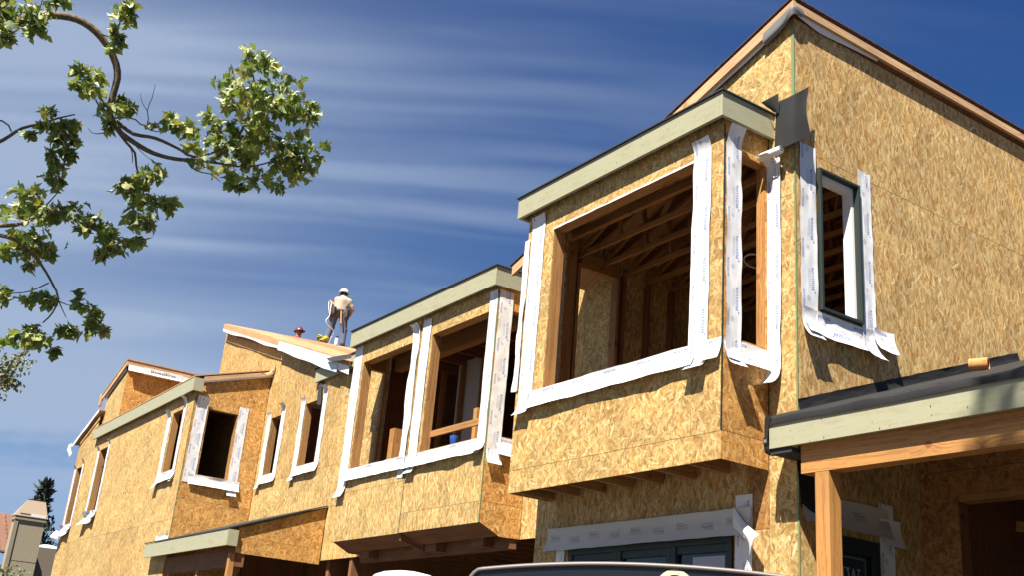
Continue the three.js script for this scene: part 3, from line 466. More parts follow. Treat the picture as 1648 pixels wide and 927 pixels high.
// ------------------------------------------------------------------ townhouse B (middle)
const B = thing('townhouse', 'unfinished OSB townhouse with wide corner bay, guard rail in its opening and sloping plywood roof', 'townhouse', V(-17, 0, -11), 'row of unfinished townhouses');
const ROOF_B = (x, z) => 9.30 - 0.325 * (x + 24.6) - 0.061 * (z + 7.98);
{
  const F = frZ(-7.444), S = frX(-11.7), T = frZ(-8.1);
  const o1 = [-15.62, -13.99, 4.67, 6.43], o2 = [-13.42, -11.87, 4.67, 6.43], so = [-8.02, -7.68, 4.7, 6.45];
  sheets(B, F, rect(-15.95, -13.79, 3.55, 6.92), { vs: [4.30], holes: [o1], mats: OSBY }); sheets(B, F, rect(-13.77, -11.704, 3.555, 6.92), { vs: [3.83, 6.3], holes: [o2], mats: OSBY });
  framing(B, F, o1, M.lumber, 0.14); framing(B, F, o2, M.lumber, 0.14);
  block(B, 'rim_joist', -15.93, -11.73, 3.6, 3.80, -7.50, -7.46, M.dim);
  sheets(B, S, [[-7.444, 3.57], [-7.444, 6.92], [-8.09, 6.92], [-8.09, 3.43], [-7.78, 3.42]], { vs: [3.83], holes: [so], mats: OSBO });
  framing(B, S, so, M.lumber, 0.10);
  sheets(B, frX(-15.938), [[-7.458, 3.57], [-7.458, 6.92], [-8.085, 6.92], [-8.085, 3.43], [-7.78, 3.42]], { holes: [so], mats: OSBY });
  framing(B, frX(-15.92), so, M.lumber, 0.10);
  block(B, 'board_edge', -11.708, -11.696, 3.56, 6.7, -7.448, -7.438, M.green); block(B, 'seam_gap', -13.788, -13.772, 3.56, 4.5, -7.47, -7.446, M.felt);
  // bay underside
  add(B, 'soffit_board', slab(V(-15.9, 3.56, -7.47), V(2.1, 0, 0), V(0, -0.13, -0.30), V(0, 0.02, 0.01)), M.red); add(B, 'soffit_board', slab(V(-13.75, 3.56, -7.47), V(2.03, 0, 0), V(0, -0.13, -0.30), V(0, 0.02, 0.01)), M.red);
  block(B, 'ledger_beam', -15.9, -11.72, 3.30, 3.55, -8.06, -7.96, M.red); for (const x of [-15.6, -13.95, -13.6, -12.4]) block(B, 'support_block', x, x + 0.3, 3.33, 3.53, -7.95, -7.80, M.red);
  bar(B, 'soffit_brace', V(-13.8, 3.5, -7.5), V(-13.7, 3.36, -7.95), 0.05, 0.08, M.red);
  // main front wall
  const wr = x => Math.min(9.16 - 0.334 * (x + 24.8), 9.2);
  const w1 = [-20.98, -20.47, 5.26, 6.44], w2 = [-19.3, -18.53, 5.25, 6.47];
  sheets(B, T, [[-24.8, 4.0], [-17.67, 4.0], [-17.67, wr(-17.67)], [-24.8, wr(-24.8)]], { us: [-23.6, -21.2, -19.9, -18.05], vs: [5.1, 7.2], holes: [w1, w2], mats: OSBY });
  sheets(B, T, [[-17.67, 3.43], [-9.82, 3.43], [-9.82, 6.9], [-17.3, 6.9], [-17.67, 6.78]], { us: [-16.2, -11.42, -10.6], vs: [4.35], holes: [[-15.93, -11.72, 3.8, 6.8]], mats: OSBY });
  framing(B, T, w1); framing(B, T, w2);
  block(B, 'floor_deck', -24.7, -11.44, 3.802, 3.83, -13.5, -8.12, M.deck); block(B, 'floor_deck', -15.92, -11.72, 3.802, 3.83, -8.12, -7.46, M.deck);
  block(B, 'party_wall', -16.6, -16.5, 0.02, 6.9, -13.4, -8.13, M.dim); block(B, 'party_wall', -11.52, -11.43, 3.84, 7, -13.4, -8.13, M.gypsum); block(B, 'back_wall', -24.7, -11.44, 0.02, 7, -13.6, -13.5, M.dim);
  sheets(B, frX(-24.788), rect(-13.5, -8.114, 0, 9.1), { us: [-10.5], vs: [2.7, 5.4], mats: OSBY });
  // fascias, bay roof
  block(B, 'fascia_board', -16.0, -11.68, 6.738, 7.01, -7.37, -7.333, M.fascia); block(B, 'fascia_board', -11.678, -11.64, 6.738, 7.01, -8.095, -7.333, M.fascia); block(B, 'fascia_board', -16.0, -15.965, 6.738, 7.01, -8.0, -7.373, M.fascia);
  block(B, 'fascia_board', -18.87, -16.05, 6.80, 7.06, -8.058, -8.02, M.fascia);
  block(B, 'roof_membrane', -16.02, -11.62, 7.013, 7.028, -8.1, -7.311, M.felt); block(B, 'roof_deck', -15.96, -11.69, 6.97, 7.008, -8.1, -7.375, M.ply); block(B, 'roof_soffit', -15.93, -11.72, 6.86, 6.89, -8.05, -7.46, M.dim);
  block(B, 'roof_membrane', -18.92, -16.06, 7.064, 7.085, -8.095, -8.0, M.felt);
  block(B, 'roof_deck', -16.6, -11.44, 6.9, 6.95, -13.5, -8.12, M.ply);
  sheetGrid(B, 'felt_flap', [[PZ(517, 598, -8.05), PZ(530, 585, -8.0), PZ(560, 573, -7.95)], [PZ(515, 610, -8.06), PZ(518, 605, -8.05), PZ(522, 600, -8.05)], [PZ(510, 650, -8.04), PZ(514, 652, -8.03), PZ(517, 650, -8.05)]], M.felt);
  sheetGrid(B, 'felt_flap', [[PZ(526, 577, -7.9), PZ(545, 573, -7.9), PZ(566, 570, -7.9)], [PZ(530, 582, -7.85), PZ(548, 580, -7.85), PZ(566, 577, -7.85)]], M.felt);
  for (let i = 0; i < 8; i++) block(B, 'rafter_tail', -15.7 + i * 0.55, -15.665 + i * 0.55, 6.82, 6.92, -7.44, -7.375, M.dim);
  // tall shed roof
  { const P = (x, z, d) => V(x, ROOF_B(x, z) + d, z), q = (x0, x1, z0, z1, d0, d1) => slab(P(x0, z0, d0), P(x1, z0, 0).sub(P(x0, z0, 0)), P(x0, z1, 0).sub(P(x0, z0, 0)), V(0, d1 - d0, 0), 0.5, [LR(), LR()]);
    for (let i = 0; i < 6; i++) for (let j = 0; j < 3; j++) add(B, 'roof_panel', q(-24.6 + i * 1.222, -24.6 + i * 1.222 + 1.218, -7.98 - j * 1.25, -7.98 - j * 1.25 - 1.246, -0.018, 0), j % 2 ? M.deck : M.ply);
    add(B, 'rake_board', q(-24.62, -20.9, -7.978, -7.945, -0.135, -0.019), M.ply); add(B, 'rake_board', q(-20.88, -17.26, -7.978, -7.945, -0.11, -0.019), M.ply);
    add(B, 'rake_board', q(-24.64, -17.3, -8.09, -8.06, -0.25, -0.06), M.dim); add(B, 'ridge_board', q(-24.64, -24.61, -7.98, -11.7, -0.2, -0.02), M.ply);
    for (let i = 0; i < 12; i++) add(B, 'rafter', q(-24.6, -17.3, -8.15 - i * 0.3, -8.19 - i * 0.3, -0.21, -0.02), M.dim);
    const rr = []; for (let i = 0; i <= 10; i++) rr.push(i / 10);
    sheetGrid(B, 'underlay_strip', [rr.map(t => P(-24.64 + 7.4 * t, -7.94, -0.135 - 0.0 + (t > 0.5 ? 0.03 : 0))), rr.map(t => P(-24.64 + 7.4 * t, -7.95, -0.20 - 0.02 * Math.sin(t * 19) - (t > 0.5 ? 0.06 : 0)))], M.white);
    sheetGrid(B, 'underlay_strip', [rr.map(t => P(-20.85 + 3.1 * t, -7.938, -0.03)), rr.map(t => P(-20.85 + 3.1 * t, -7.936, -0.23 - 0.07 * t + 0.01 * Math.sin(t * 14)))], std({ map: noiseTex(70, '#b8c4d6', '#d6dade', 30), roughness: 0.5 })); }
  // interior pieces seen through the bay
  for (let k = 0; k < 6; k++) block(B, 'wall_stud', -15.6 + k * 0.62, -15.56 + k * 0.62, 3.84, 6.6, -9.0, -8.91, M.lumber);
  block(B, 'wallboard', -15.2, -13.9, 3.84, 6.7, -9.04, -9.01, M.gypsum); block(B, 'wallboard', -13.3, -11.6, 3.84, 6.7, -9.04, -9.01, M.gypsum);
  block(B, 'guard_rail', -13.43, -11.75, 4.91, 5.0, -7.62, -7.585, M.lumber); block(B, 'rail_post', -12.73, -12.63, 3.84, 5.28, -7.95, -7.85, M.fir); block(B, 'rail_post', -15.25, -15.1, 3.84, 5.35, -8.05, -7.88, M.fir);
  block(B, 'ceiling_beam', -15.9, -11.74, 6.5, 6.8, -8.3, -8.16, M.lumber); for (let k = 0; k < 7; k++) block(B, 'ceiling_joist', -15.6 + k * 0.6, -15.56 + k * 0.6, 6.6, 6.8, -12.9, -8.32, M.red);
  // garage under the bay
  for (let k = 0; k < 13; k++) block(B, 'floor_joist', -17.5 + k * 0.5, -17.46 + k * 0.5, 3.52, 3.798, -13.4, -8.12, M.red);
  block(B, 'garage_wall', -11.40, -9.84, 0.02, 3.9, -13, -12.9, M.dim); block(B, 'garage_wall', -17.6, -17.5, 0.02, 3.5, -13.4, -8.2, M.dim); block(B, 'garage_ceiling', -11.42, -9.82, 3.86, 3.9, -13, -8.13, M.dim);
  // flashing
  strip(B, F, [-15.80, 4.22], [-15.83, 6.75], 0.28, { c0: 0.4, l0: 0.25 }); strip(B, F, [-13.90, 4.35], [-13.89, 6.72], 0.2, { c1: 0.1, l1: 0.14, edge: 0.022 }); strip(B, F, [-13.60, 4.36], [-13.58, 6.70], 0.24, { c0: 0.3, l0: 0.2, base: 0.014 });
  strip(B, F, [-11.81, 4.42], [-11.80, 6.70], 0.19, { c0: 0.14, l0: 0.18, c1: 0.3, l1: 0.1 }); strip(B, F, [-15.72, 4.57], [-13.8, 4.57], 0.2, { edge: 0.018 }); strip(B, F, [-13.8, 4.555], [-11.75, 4.555], 0.2, { edge: 0.022, amp: 0.016 });
  strip(B, S, [-7.56, 4.30], [-7.57, 6.70], 0.22, { c0: 0.3, l0: 0.2, mat: M.sheer, base: 0.01, amp: 0.016 }); strip(B, S, [-7.6, 4.57], [-8.05, 4.57], 0.24, {});
  for (const [a, b, c, d] of [w1, w2]) { strip(B, T, [a - 0.11, c - 0.28], [a - 0.10, d + 0.14], 0.2, { c0: 0.3, l0: 0.2, c1: 0.2, l1: 0.12 }); strip(B, T, [b + 0.10, c - 0.2], [b + 0.11, d + 0.25], 0.18, { c0: 0.4, l0: 0.2, c1: 0.12, l1: 0.16 }); strip(B, T, [a - 0.1, c - 0.1], [b + 0.15, c - 0.1], 0.19, { edge: 0.022 }); }
}

// ------------------------------------------------------------------ townhouse C (far left)
const C = thing('townhouse', 'unfinished OSB townhouse with small corner tower, printed wrap strip and narrow taped windows', 'townhouse', V(-26, 0, -9), 'row of unfinished townhouses');
{
  const F = frZ(-6.57), S = frX(-21.34), TZ = frZ(-6.65), TX = frX(-27.45);
  const wn = [-22.62, -21.97, 5.22, 6.48], w1 = [-28.2, -27.47, 4.82, 6.41], w2 = [-30.3, -29.72, 4.66, 6.18], sw = [-7.51, -6.89, 5.11, 6.45];
  sheets(C, F, rect(-29.0, -21.344, 0.02, 6.95), { us: [-28.4, -26.0, -23.5], vs: [1.2, 4.2], holes: [wn, w1], mats: OSBY });
  sheets(C, F, [[-30.6, 0.02], [-29.0, 0.02], [-29.0, 7.42], [-30.6, 6.95]], { us: [-29.6], vs: [1.9, 4.2], holes: [w2], mats: OSBY });
  for (const h of [wn, w1, w2]) framing(C, F, h);
  sheets(C, S, [[-8.09, 3.0], [-6.57, 3.0], [-6.57, 7.02], [-8.09, 7.46]], { us: [-6.95], vs: [4.6], holes: [sw], mats: OSBO }); framing(C, S, sw);
  block(C, 'board_edge', -21.348, -21.336, 3.7, 6.8, -6.574, -6.565, M.green);
  block(C, 'fascia_board', -28.8, -21.27, 6.735, 7.0, -6.497, -6.46, M.fascia); block(C, 'fascia_board', -21.268, -21.23, 6.735, 7.0, -6.66, -6.46, M.fascia);
  // bay roof rising to the back, rake board and curled underlay
  add(C, 'roof_deck', slab(V(-28.9, 7.03, -6.47), V(7.62, 0, 0), V(0, 0.49, -1.62), V(0, 0.02, 0)), M.ply);
  add(C, 'rake_board', slab(V(-21.30, 6.96, -6.67), V(0, 0.43, -1.42), V(0, 0.1, 0), V(0.034, 0, 0)), M.pale);
  sheetGrid(C, 'underlay_strip', [range(0, 6, 1).map(i => V(-21.262, 6.97 + i * 0.088, -6.67 - i * 0.285)), range(0, 6, 1).map(i => V(-21.275, 6.935 + i * 0.088, -6.67 - i * 0.285))], M.white);
  sheetGrid(C, 'underlay_curl', [[V(-21.25, 7.40, -7.90), V(-21.24, 7.50, -8.02), V(-21.22, 7.66, -8.07)], [V(-21.21, 7.39, -7.95), V(-21.19, 7.46, -8.03), V(-21.16, 7.58, -8.06)]], M.ply);
  // tower
  const rc = x => 8.55 + 0.327 * (x + 27.45);
  sheets(C, TZ, [[-29.0, 6.97], [-27.462, 6.97], [-27.462, rc(-27.45)], [-29.0, rc(-29)]], { mats: [OSBY[0]] });
  sheets(C, TX, rect(-9.4, -6.65, 6.97, 8.55), { us: [-8.1], mats: [OSBO[1], OSBO[0]] });
  add(C, 'tower_roof_deck', slab(V(-29.3, rc(-29.3) + 0.03, -9.5), V(1.95, 1.95 * 0.327, 0), V(0, 0.03, 0), V(0, 0, 2.95)), M.ply);
  add(C, 'rake_board', slab(V(-29.3, rc(-29.3) - 0.10, -6.60), V(1.93, 1.93 * 0.327, 0), V(0, 0.12, 0), V(0, 0, 0.036)), M.pale); add(C, 'eave_board', slab(V(-27.40, 8.47, -9.5), V(0, 0, 2.94), V(0, 0.13, 0), V(0.036, 0, 0)), M.pale);
  block(C, 'rake_end_block', -29.36, -29.2, 7.72, 8.05, -6.60, -6.54, M.ply);
  { const a = frX(-27.36), uv0 = strip(C, a, [-6.62, 8.42], [-9.2, 8.42], 0.16, { mat: M.white, name: 'wrap_strip', base: 0.004 });
    const q = [V(-27.33, 8.32, -7.0), V(-27.33, 8.32, -8.0), V(-27.33, 8.51, -8.0), V(-27.33, 8.51, -7.0)]; add(C, 'wrap_lettering', geom(q.flatMap(v => [v.x, v.y, v.z]), [0, 0, 1, 0, 1, 1, 0, 1], [0, 1, 2, 0, 2, 3]), M.wrap); }
  strip(C, TZ, [-27.5, 8.40], [-29.1, 7.88], 0.08, { mat: M.white, base: 0.03 });
  // lower roof to the far side with loose paper
  add(C, 'roof_deck', slab(V(-31.0, 6.90, -9.5), V(2.15, 0.63, 0), V(0, 0.03, 0), V(0, 0, 3.0)), M.ply);
  sheetGrid(C, 'underlay_strip', [range(0, 6, 1).map(i => V(-31.1 + i * 0.46, 6.87 + i * 0.135, -6.46)), range(0, 6, 1).map(i => V(-31.1 + i * 0.46, 6.80 + i * 0.135 - 0.03 * (i % 2), -6.46))], M.white);
  sheetGrid(C, 'underlay_curl', [[V(-31.3, 6.95, -6.45), V(-31.1, 6.9, -6.4), V(-30.95, 6.92, -6.44)], [V(-31.2, 6.75, -6.42), V(-31.0, 6.72, -6.38), V(-30.9, 6.8, -6.42)], [V(-31.1, 6.5, -6.5), V(-30.95, 6.55, -6.45), V(-30.88, 6.65, -6.48)]], M.white);
  // inside shell
  block(C, 'back_wall', -30.5, -21.4, 0.02, 6.9, -10.1, -10.0, M.dim); block(C, 'floor_deck', -30.5, -21.38, 3.8, 3.83, -10.0, -6.6, M.dim); block(C, 'party_wall', -24.9, -24.83, 3.84, 6.95, -9.9, -6.62, M.dim); block(C, 'ceiling', -30.5, -21.38, 6.9, 6.94, -10.0, -6.6, M.dim); block(C, 'end_wall', -30.6, -30.5, 0.02, 6.9, -10.0, -6.6, M.dim);
  block(C, 'side_wall', -21.40, -21.36, 0.02, 6.9, -10.0, -8.12, M.dim);
  // porch roof over the entry
  const PR = z => 3.72 + 0.366 * (-6.38 - z);
  block(C, 'fascia_board', -22.15, -17.66, 3.46, 3.72, -6.418, -6.38, M.fascia); block(C, 'fascia_board', -17.658, -17.62, 3.46, 3.72, -6.56, -6.38, M.fascia);
  add(C, 'porch_roof_deck', slab(V(-22.17, 3.725, -6.37), V(4.55, 0, 0), V(0, 0.366 * 1.715, -1.715), V(0, 0.02, 0)), M.felt);
  strip(C, F, [-22.15, 3.84], [-21.36, 3.84], 0.14, { mat: M.white, base: 0.01, edge: 0.06 });
  sheets(C, frX(-17.68), [[-6.57, 3.36], [-6.57, 3.76], [-8.09, 4.33], [-8.09, 3.36]], { vs: [3.62], mats: [OSBO[0], OSBO[1]] });
  block(C, 'porch_header', -22.1, -17.70, 3.15, 3.45, -6.75, -6.60, M.dim); for (const x of [-21.2, -19.6, -18.0]) block(C, 'porch_post', x, x + 0.09, 0.02, 3.15, -6.74, -6.62, M.fir);
  block(C, 'porch_post', -17.80, -17.70, 0.02, 3.35, -6.59, -6.5, M.fir); block(C, 'porch_back_wall', -21.3, -17.62, 0.02, 3.9, -9.6, -9.5, M.dim);
  // flashing
  strip(C, F, [-22.79, 4.88], [-22.80, 6.60], 0.24, { c0: 0.4, l0: 0.3, c1: 0.2, l1: 0.2 }); strip(C, F, [-21.83, 4.95], [-21.85, 6.78], 0.16, { c0: 0.3, l0: 0.2, c1: 0.12, l1: 0.2 }); strip(C, F, [-22.7, 5.10], [-21.75, 5.12], 0.22, { edge: 0.022 });
  strip(C, S, [-6.73, 4.93], [-6.745, 6.68], 0.24, { c1: 0.3, l1: 0.2, amp: 0.016 }); strip(C, S, [-7.63, 4.78], [-7.62, 6.62], 0.2, { c0: 0.3, l0: 0.2 }); strip(C, S, [-6.72, 5.0], [-7.78, 5.0], 0.2, { edge: 0.022 });
  for (const [a, b, c, d] of [w1, w2]) { strip(C, F, [a - 0.1, c - 0.15], [a - 0.09, d + 0.1], 0.18, { c1: 0.15, l1: 0.14 }); strip(C, F, [b + 0.08, c - 0.2], [b + 0.09, d + 0.2], 0.15, { c1: 0.12, l1: 0.14, c0: 0.2, l0: 0.2 }); strip(C, F, [a - 0.15, c - 0.12], [b + 0.15, c - 0.12], 0.3, { amp: 0.06, edge: 0.12, base: 0.02 }); }
  sheetGrid(C, 'underlay_curl', [[V(-30.6, 4.6, -6.52), V(-30.4, 4.55, -6.42), V(-30.1, 4.5, -6.5)], [V(-30.75, 4.4, -6.4), V(-30.5, 4.38, -6.32), V(-30.2, 4.35, -6.45)], [V(-30.7, 4.25, -6.45), V(-30.4, 4.3, -6.4), V(-30.2, 4.25, -6.5)]], M.white);
}

// ------------------------------------------------------------------ people
function body(parent, bones, res, span, centre, shade, mat) {  // one skin over tapered bones; shade(point, bone) -> colour
  const mc = new MarchingCubes(res, mat, false, false, 60000), half = span / 2, f = mc.field, n = mc.size; mc.isolation = 0;
  const near = (p) => { let d = 1e9, best = 0, bd = 1e9; bones.forEach((b, i) => { const pa = p.clone().sub(b[0]), ba = b[1].clone().sub(b[0]); const h = Math.min(1, Math.max(0, pa.dot(ba) / Math.max(1e-9, ba.lengthSq()))); const q = pa.addScaledVector(ba, -h).length() - (b[2] + (b[3] - b[2]) * h); const k = b[5] ?? 0.035; const hh = Math.max(k - Math.abs(d - q), 0) / k; if (q < bd) { bd = q; best = i; } d = d > 1e8 ? q : Math.min(d, q) - hh * hh * k * 0.25; }); return [d, best]; };
  for (let z = 0; z < n; z++) for (let y = 0; y < n; y++) for (let x = 0; x < n; x++) { const p = V((x - n / 2) / (n / 2) * half, (y - n / 2) / (n / 2) * half, (z - n / 2) / (n / 2) * half).add(centre); f[x + y * n + z * n * n] = -near(p)[0]; }
  mc.update();
  const N = mc.count, P = mc.positionArray.slice(0, N * 3), Nn = mc.normalArray.slice(0, N * 3), C = new Float32Array(N * 3);
  for (let i = 0; i < N; i++) { const p = V(P[i * 3] * half, P[i * 3 + 1] * half, P[i * 3 + 2] * half).add(centre); P[i * 3] = p.x; P[i * 3 + 1] = p.y; P[i * 3 + 2] = p.z; const c = shade(p, bones[near(p)[1]][4]); C.set(c, i * 3); }
  const g = new THREE.BufferGeometry(); g.setAttribute('position', new THREE.BufferAttribute(P, 3)); g.setAttribute('normal', new THREE.BufferAttribute(Nn, 3)); g.setAttribute('color', new THREE.BufferAttribute(C, 3)); return g;
}
const cloth = std({ vertexColors: true, roughness: 0.9 });
function localMesh(parent, name, geo, mat) { const m = new THREE.Mesh(geo, mat); m.name = name; m.castShadow = m.receiveShadow = true; parent.add(m); return m; }
function hand(w, dir, side, s = 1) { // palm and five curled fingers starting at the wrist
  const b = [], d = dir.clone().normalize(), sd = side.clone().normalize(), nn = d.clone().cross(sd), at = (a, c, e) => w.clone().addScaledVector(d, a * s).addScaledVector(sd, c * s).addScaledVector(nn, e * s);
  b.push([at(0, 0, 0), at(0.07, 0, 0), 0.026 * s, 0.032 * s, 'skin', 0.015]);
  [[-0.03, 0.07], [-0.01, 0.08], [0.012, 0.075], [0.032, 0.06]].forEach(([c, l]) => { b.push([at(0.08, c, 0), at(0.08 + l * 0.5, c, 0.012), 0.011 * s, 0.010 * s, 'skin', 0.004]); b.push([at(0.08 + l * 0.5, c, 0.012), at(0.08 + l * 0.55, c, 0.05), 0.010 * s, 0.008 * s, 'skin', 0.004]); });
  b.push([at(0.025, -0.03, 0), at(0.055, -0.055, 0.03), 0.013 * s, 0.011 * s, 'skin', 0.006]); return b;
}
const SKIN = [0.36, 0.19, 0.12];
function helmet(parent, c, col, yaw) {
  const h = new THREE.Group(); h.position.copy(c); h.rotation.y = yaw; h.name = 'hard_hat'; parent.add(h);
  const prof = []; for (let i = 0; i <= 14; i++) { const a = i / 14 * Math.PI / 2; prof.push(new THREE.Vector2(Math.cos(a) * 0.128 + 0.001, Math.sin(a) * 0.135)); }
  const g = new THREE.LatheGeometry([new THREE.Vector2(0.136, -0.008), ...prof], 28); g.scale(0.94, 1, 1.1); const m = std({ color: col, roughness: 0.32 });
  localMesh(h, 'shell', g, m);
  const br = new THREE.Shape(); br.absarc(0, 0, 0.15, 0.2, Math.PI - 0.2, false); br.absarc(0, -0.02, 0.11, Math.PI - 0.2, 0.2, true); const bg = new THREE.ExtrudeGeometry(br, { depth: 0.006, bevelEnabled: false, curveSegments: 16 }); bg.rotateX(-Math.PI / 2); bg.scale(0.94, 1, 1.45); bg.rotateY(0); localMesh(h, 'brim', bg, m);
  const rg = new THREE.BoxGeometry(0.03, 0.008, 0.12); rg.translate(0, 0.133, 0); localMesh(h, 'ridge', rg, m);
}
const faceTo = Math.atan2(FWD.x, FWD.z);   // local +z looks away from the street
{ // roofer standing with his back to the street
  const foot = PD(550, 559, 28); const gy = ROOF_B(foot.x, foot.z); foot.y = gy;
  const P = thing('person', 'person in cream shirt, jeans and white hard hat standing on the plywood roof', 'person', foot, 'workers on the roof');
  P.rotation.y = faceTo; // local x then points to picture left
  const k = (px, py, z) => V(-((px - 550) - 0.143 * (559 - py)) * 0.01606, (559 - py) * 0.01606 * 1.05, z);
  const hl = k(540, 506, 0.0), hr = k(553, 507, 0.0), kl = k(532, 530, 0.10), kr = k(553, 533, 0.06), al = k(525, 550, 0.02), ar = k(551, 555, 0), sl = k(543.5, 486, 0), sr = k(562.5, 487.5, 0), el = k(541, 495, 0.06), wl = k(533, 488.5, 0.10), er = k(567.5, 499, 0.05), wrr = k(561, 507, 0.22);
  const wst = k(547, 503, 0), ch = k(553, 488, 0.02), nk = k(553, 480, 0.05), hd = k(553, 475.5, 0.09);
  const dz = V(0, 0, 0.06), bones = [
    [hl, kl, 0.115, 0.085, 'jean'], [kl, al, 0.085, 0.07, 'jean'], [hr, kr, 0.115, 0.085, 'jean'], [kr, ar, 0.085, 0.07, 'jean'], [hl, hr, 0.12, 0.12, 'jean'],
    [al, al.clone().add(V(0.02, -0.05, 0.15)), 0.05, 0.045, 'boot'], [ar, ar.clone().add(V(-0.02, -0.03, 0.15)), 0.05, 0.045, 'boot'],
    [wst, ch, 0.135, 0.145, 'shirt'], [wst.clone().add(V(0.05, 0, 0)), sl, 0.11, 0.075, 'shirt'], [wst.clone().add(V(-0.05, 0, 0)), sr, 0.11, 0.075, 'shirt'], [sl, sr, 0.065, 0.065, 'shirt'], [ch.clone().add(V(0, 0.02, 0)), nk.clone().add(V(0, 0.0, -0.03)), 0.12, 0.06, 'shirt', 0.09],
    [ch, nk, 0.08, 0.06, 'shirt'], [nk, hd, 0.055, 0.06, 'skin'], [hd, hd.clone().add(V(0, 0.03, 0.01)), 0.085, 0.088, 'head'],
    [hd.clone().add(V(0, -0.02, 0.08)), hd.clone().add(V(0, -0.035, 0.10)), 0.016, 0.014, 'skin', 0.02], [hd.clone().add(V(0.085, -0.01, 0)), hd.clone().add(V(0.09, -0.03, 0)), 0.014, 0.012, 'skin', 0.01], [hd.clone().add(V(-0.085, -0.01, 0)), hd.clone().add(V(-0.09, -0.03, 0)), 0.014, 0.012, 'skin', 0.01],
    [sl, sl.clone().lerp(el, 0.65), 0.07, 0.062, 'shirt'], [sl.clone().lerp(el, 0.6), el, 0.045, 0.04, 'skin'], [el, wl, 0.04, 0.028, 'skin'], [sr, sr.clone().lerp(er, 0.65), 0.07, 0.064, 'shirt'], [sr.clone().lerp(er, 0.6), er, 0.047, 0.042, 'skin'], [er, wrr, 0.042, 0.028, 'skin']];
  const shade = (p, t) => t === 'shirt' ? [0.36, 0.30, 0.235] : t === 'jean' ? [0.055 + 0.03 * noise(p.x * 20, p.y * 20, p.z * 20), 0.085, 0.13] : t === 'boot' ? [0.09, 0.06, 0.04] : t === 'head' ? (p.z < hd.z + 0.03 ? [0.02, 0.015, 0.012] : SKIN) : SKIN;
  const gs = [body(P, bones, 92, 1.72, V(0, 0.80, 0.03), shade, cloth), body(P, hand(wl, V(0.3, 0.25, 0.4), V(0, 1, -0.3)), 44, 0.26, wl.clone().add(V(0.03, 0.03, 0.05)), shade, cloth), body(P, hand(wrr, V(0.5, -0.2, 0.3), V(0, 1, 0)), 44, 0.26, wrr.clone().add(V(0.05, -0.02, 0.03)), shade, cloth)];
  localMesh(P, 'body', mergeGeometries(gs), cloth); helmet(P, hd.clone().add(V(0, 0.045, 0)), lin(0.8, 0.8, 0.78), 0);
  const leather = std({ color: lin(0.06, 0.045, 0.035), roughness: 0.8 });
  const bg = new THREE.TorusGeometry(0.142, 0.022, 8, 28); bg.rotateX(Math.PI / 2); bg.scale(1.18, 1.6, 1); bg.translate(wst.x, wst.y - 0.03, wst.z); localMesh(P, 'tool_belt', bg, leather);
  for (const [x, y, z, s] of [[0.21, -0.2, -0.04, 1.45], [-0.20, -0.26, -0.02, 1.45], [0.12, -0.2, -0.12, 1.2]]) { const pr = [[0.02, 0], [0.06, 0.01], [0.075, 0.06], [0.07, 0.14], [0.078, 0.18], [0.066, 0.178], [0.06, 0.1]].map(q => new THREE.Vector2(q[0] * s, q[1] * s)); const g = new THREE.LatheGeometry(pr, 16); g.scale(1, 1.1, 0.6); g.rotateY(Math.PI / 2); g.translate(wst.x + x, wst.y + y, wst.z + z); localMesh(P, 'tool_pouch', g, leather); }
  const hg = new THREE.CylinderGeometry(0.015, 0.02, 0.34, 10); hg.rotateZ(-0.12); hg.translate(wst.x - 0.085, wst.y - 0.22, wst.z - 0.16); localMesh(P, 'hammer_handle', hg, std({ map: lumberMap, color: lin(0.9, 0.8, 0.62) }));
  // white line in his hand, running down to the roof
  P.updateMatrixWorld(true); const hw = P.localToWorld(wl.clone().add(V(0.05, 0.04, 0.06)));
  const base = V(foot.x + 0.1, gy + 0.02, foot.z - 0.1);
  const toW = (px, py, d) => PD(px, py, d);
  const c1 = new THREE.CatmullRomCurve3([toW(534, 487, 28.02), toW(533, 495, 27.9), toW(531, 508, 27.85), toW(525, 517, 27.8), toW(527, 522, 27.8), toW(538, 535, 27.9), toW(533, 545, 27.95), toW(530, 553, 28.0)]);
  const R = thing('rope', 'white line hanging from the hand of the worker in cream shirt', 'rope', c1.points[7].clone()); add(R, 'line', new THREE.TubeGeometry(c1, 50, 0.011, 6), M.white);
  add(R, 'loop', new THREE.TubeGeometry(new THREE.CatmullRomCurve3([toW(530, 486, 28.0), toW(529.5, 492, 27.95), toW(530, 499, 27.9), toW(531, 508, 27.85)]), 20, 0.011, 6), M.white);
  // can and yellow hose by his feet
  const q = PD(541, 558, 27.6); q.y = ROOF_B(q.x, q.z) - 0.002; const K = thing('spray_can', 'pale blue spray can with dark cap on the roof edge', 'spray can', q);
  const cg = new THREE.LatheGeometry([[0.001, 0], [0.05, 0], [0.052, 0.01], [0.052, 0.17], [0.045, 0.185], [0.03, 0.19]].map(v => new THREE.Vector2(...v)), 20); localMesh(K, 'can', cg, std({ color: lin(0.45, 0.52, 0.66), roughness: 0.3 }));
  const cp = new THREE.LatheGeometry([[0.03, 0.19], [0.034, 0.192], [0.034, 0.245], [0.028, 0.25], [0.001, 0.25]].map(v => new THREE.Vector2(...v)), 20); localMesh(K, 'cap', cp, std({ color: lin(0.02, 0.03, 0.05), roughness: 0.4 }));
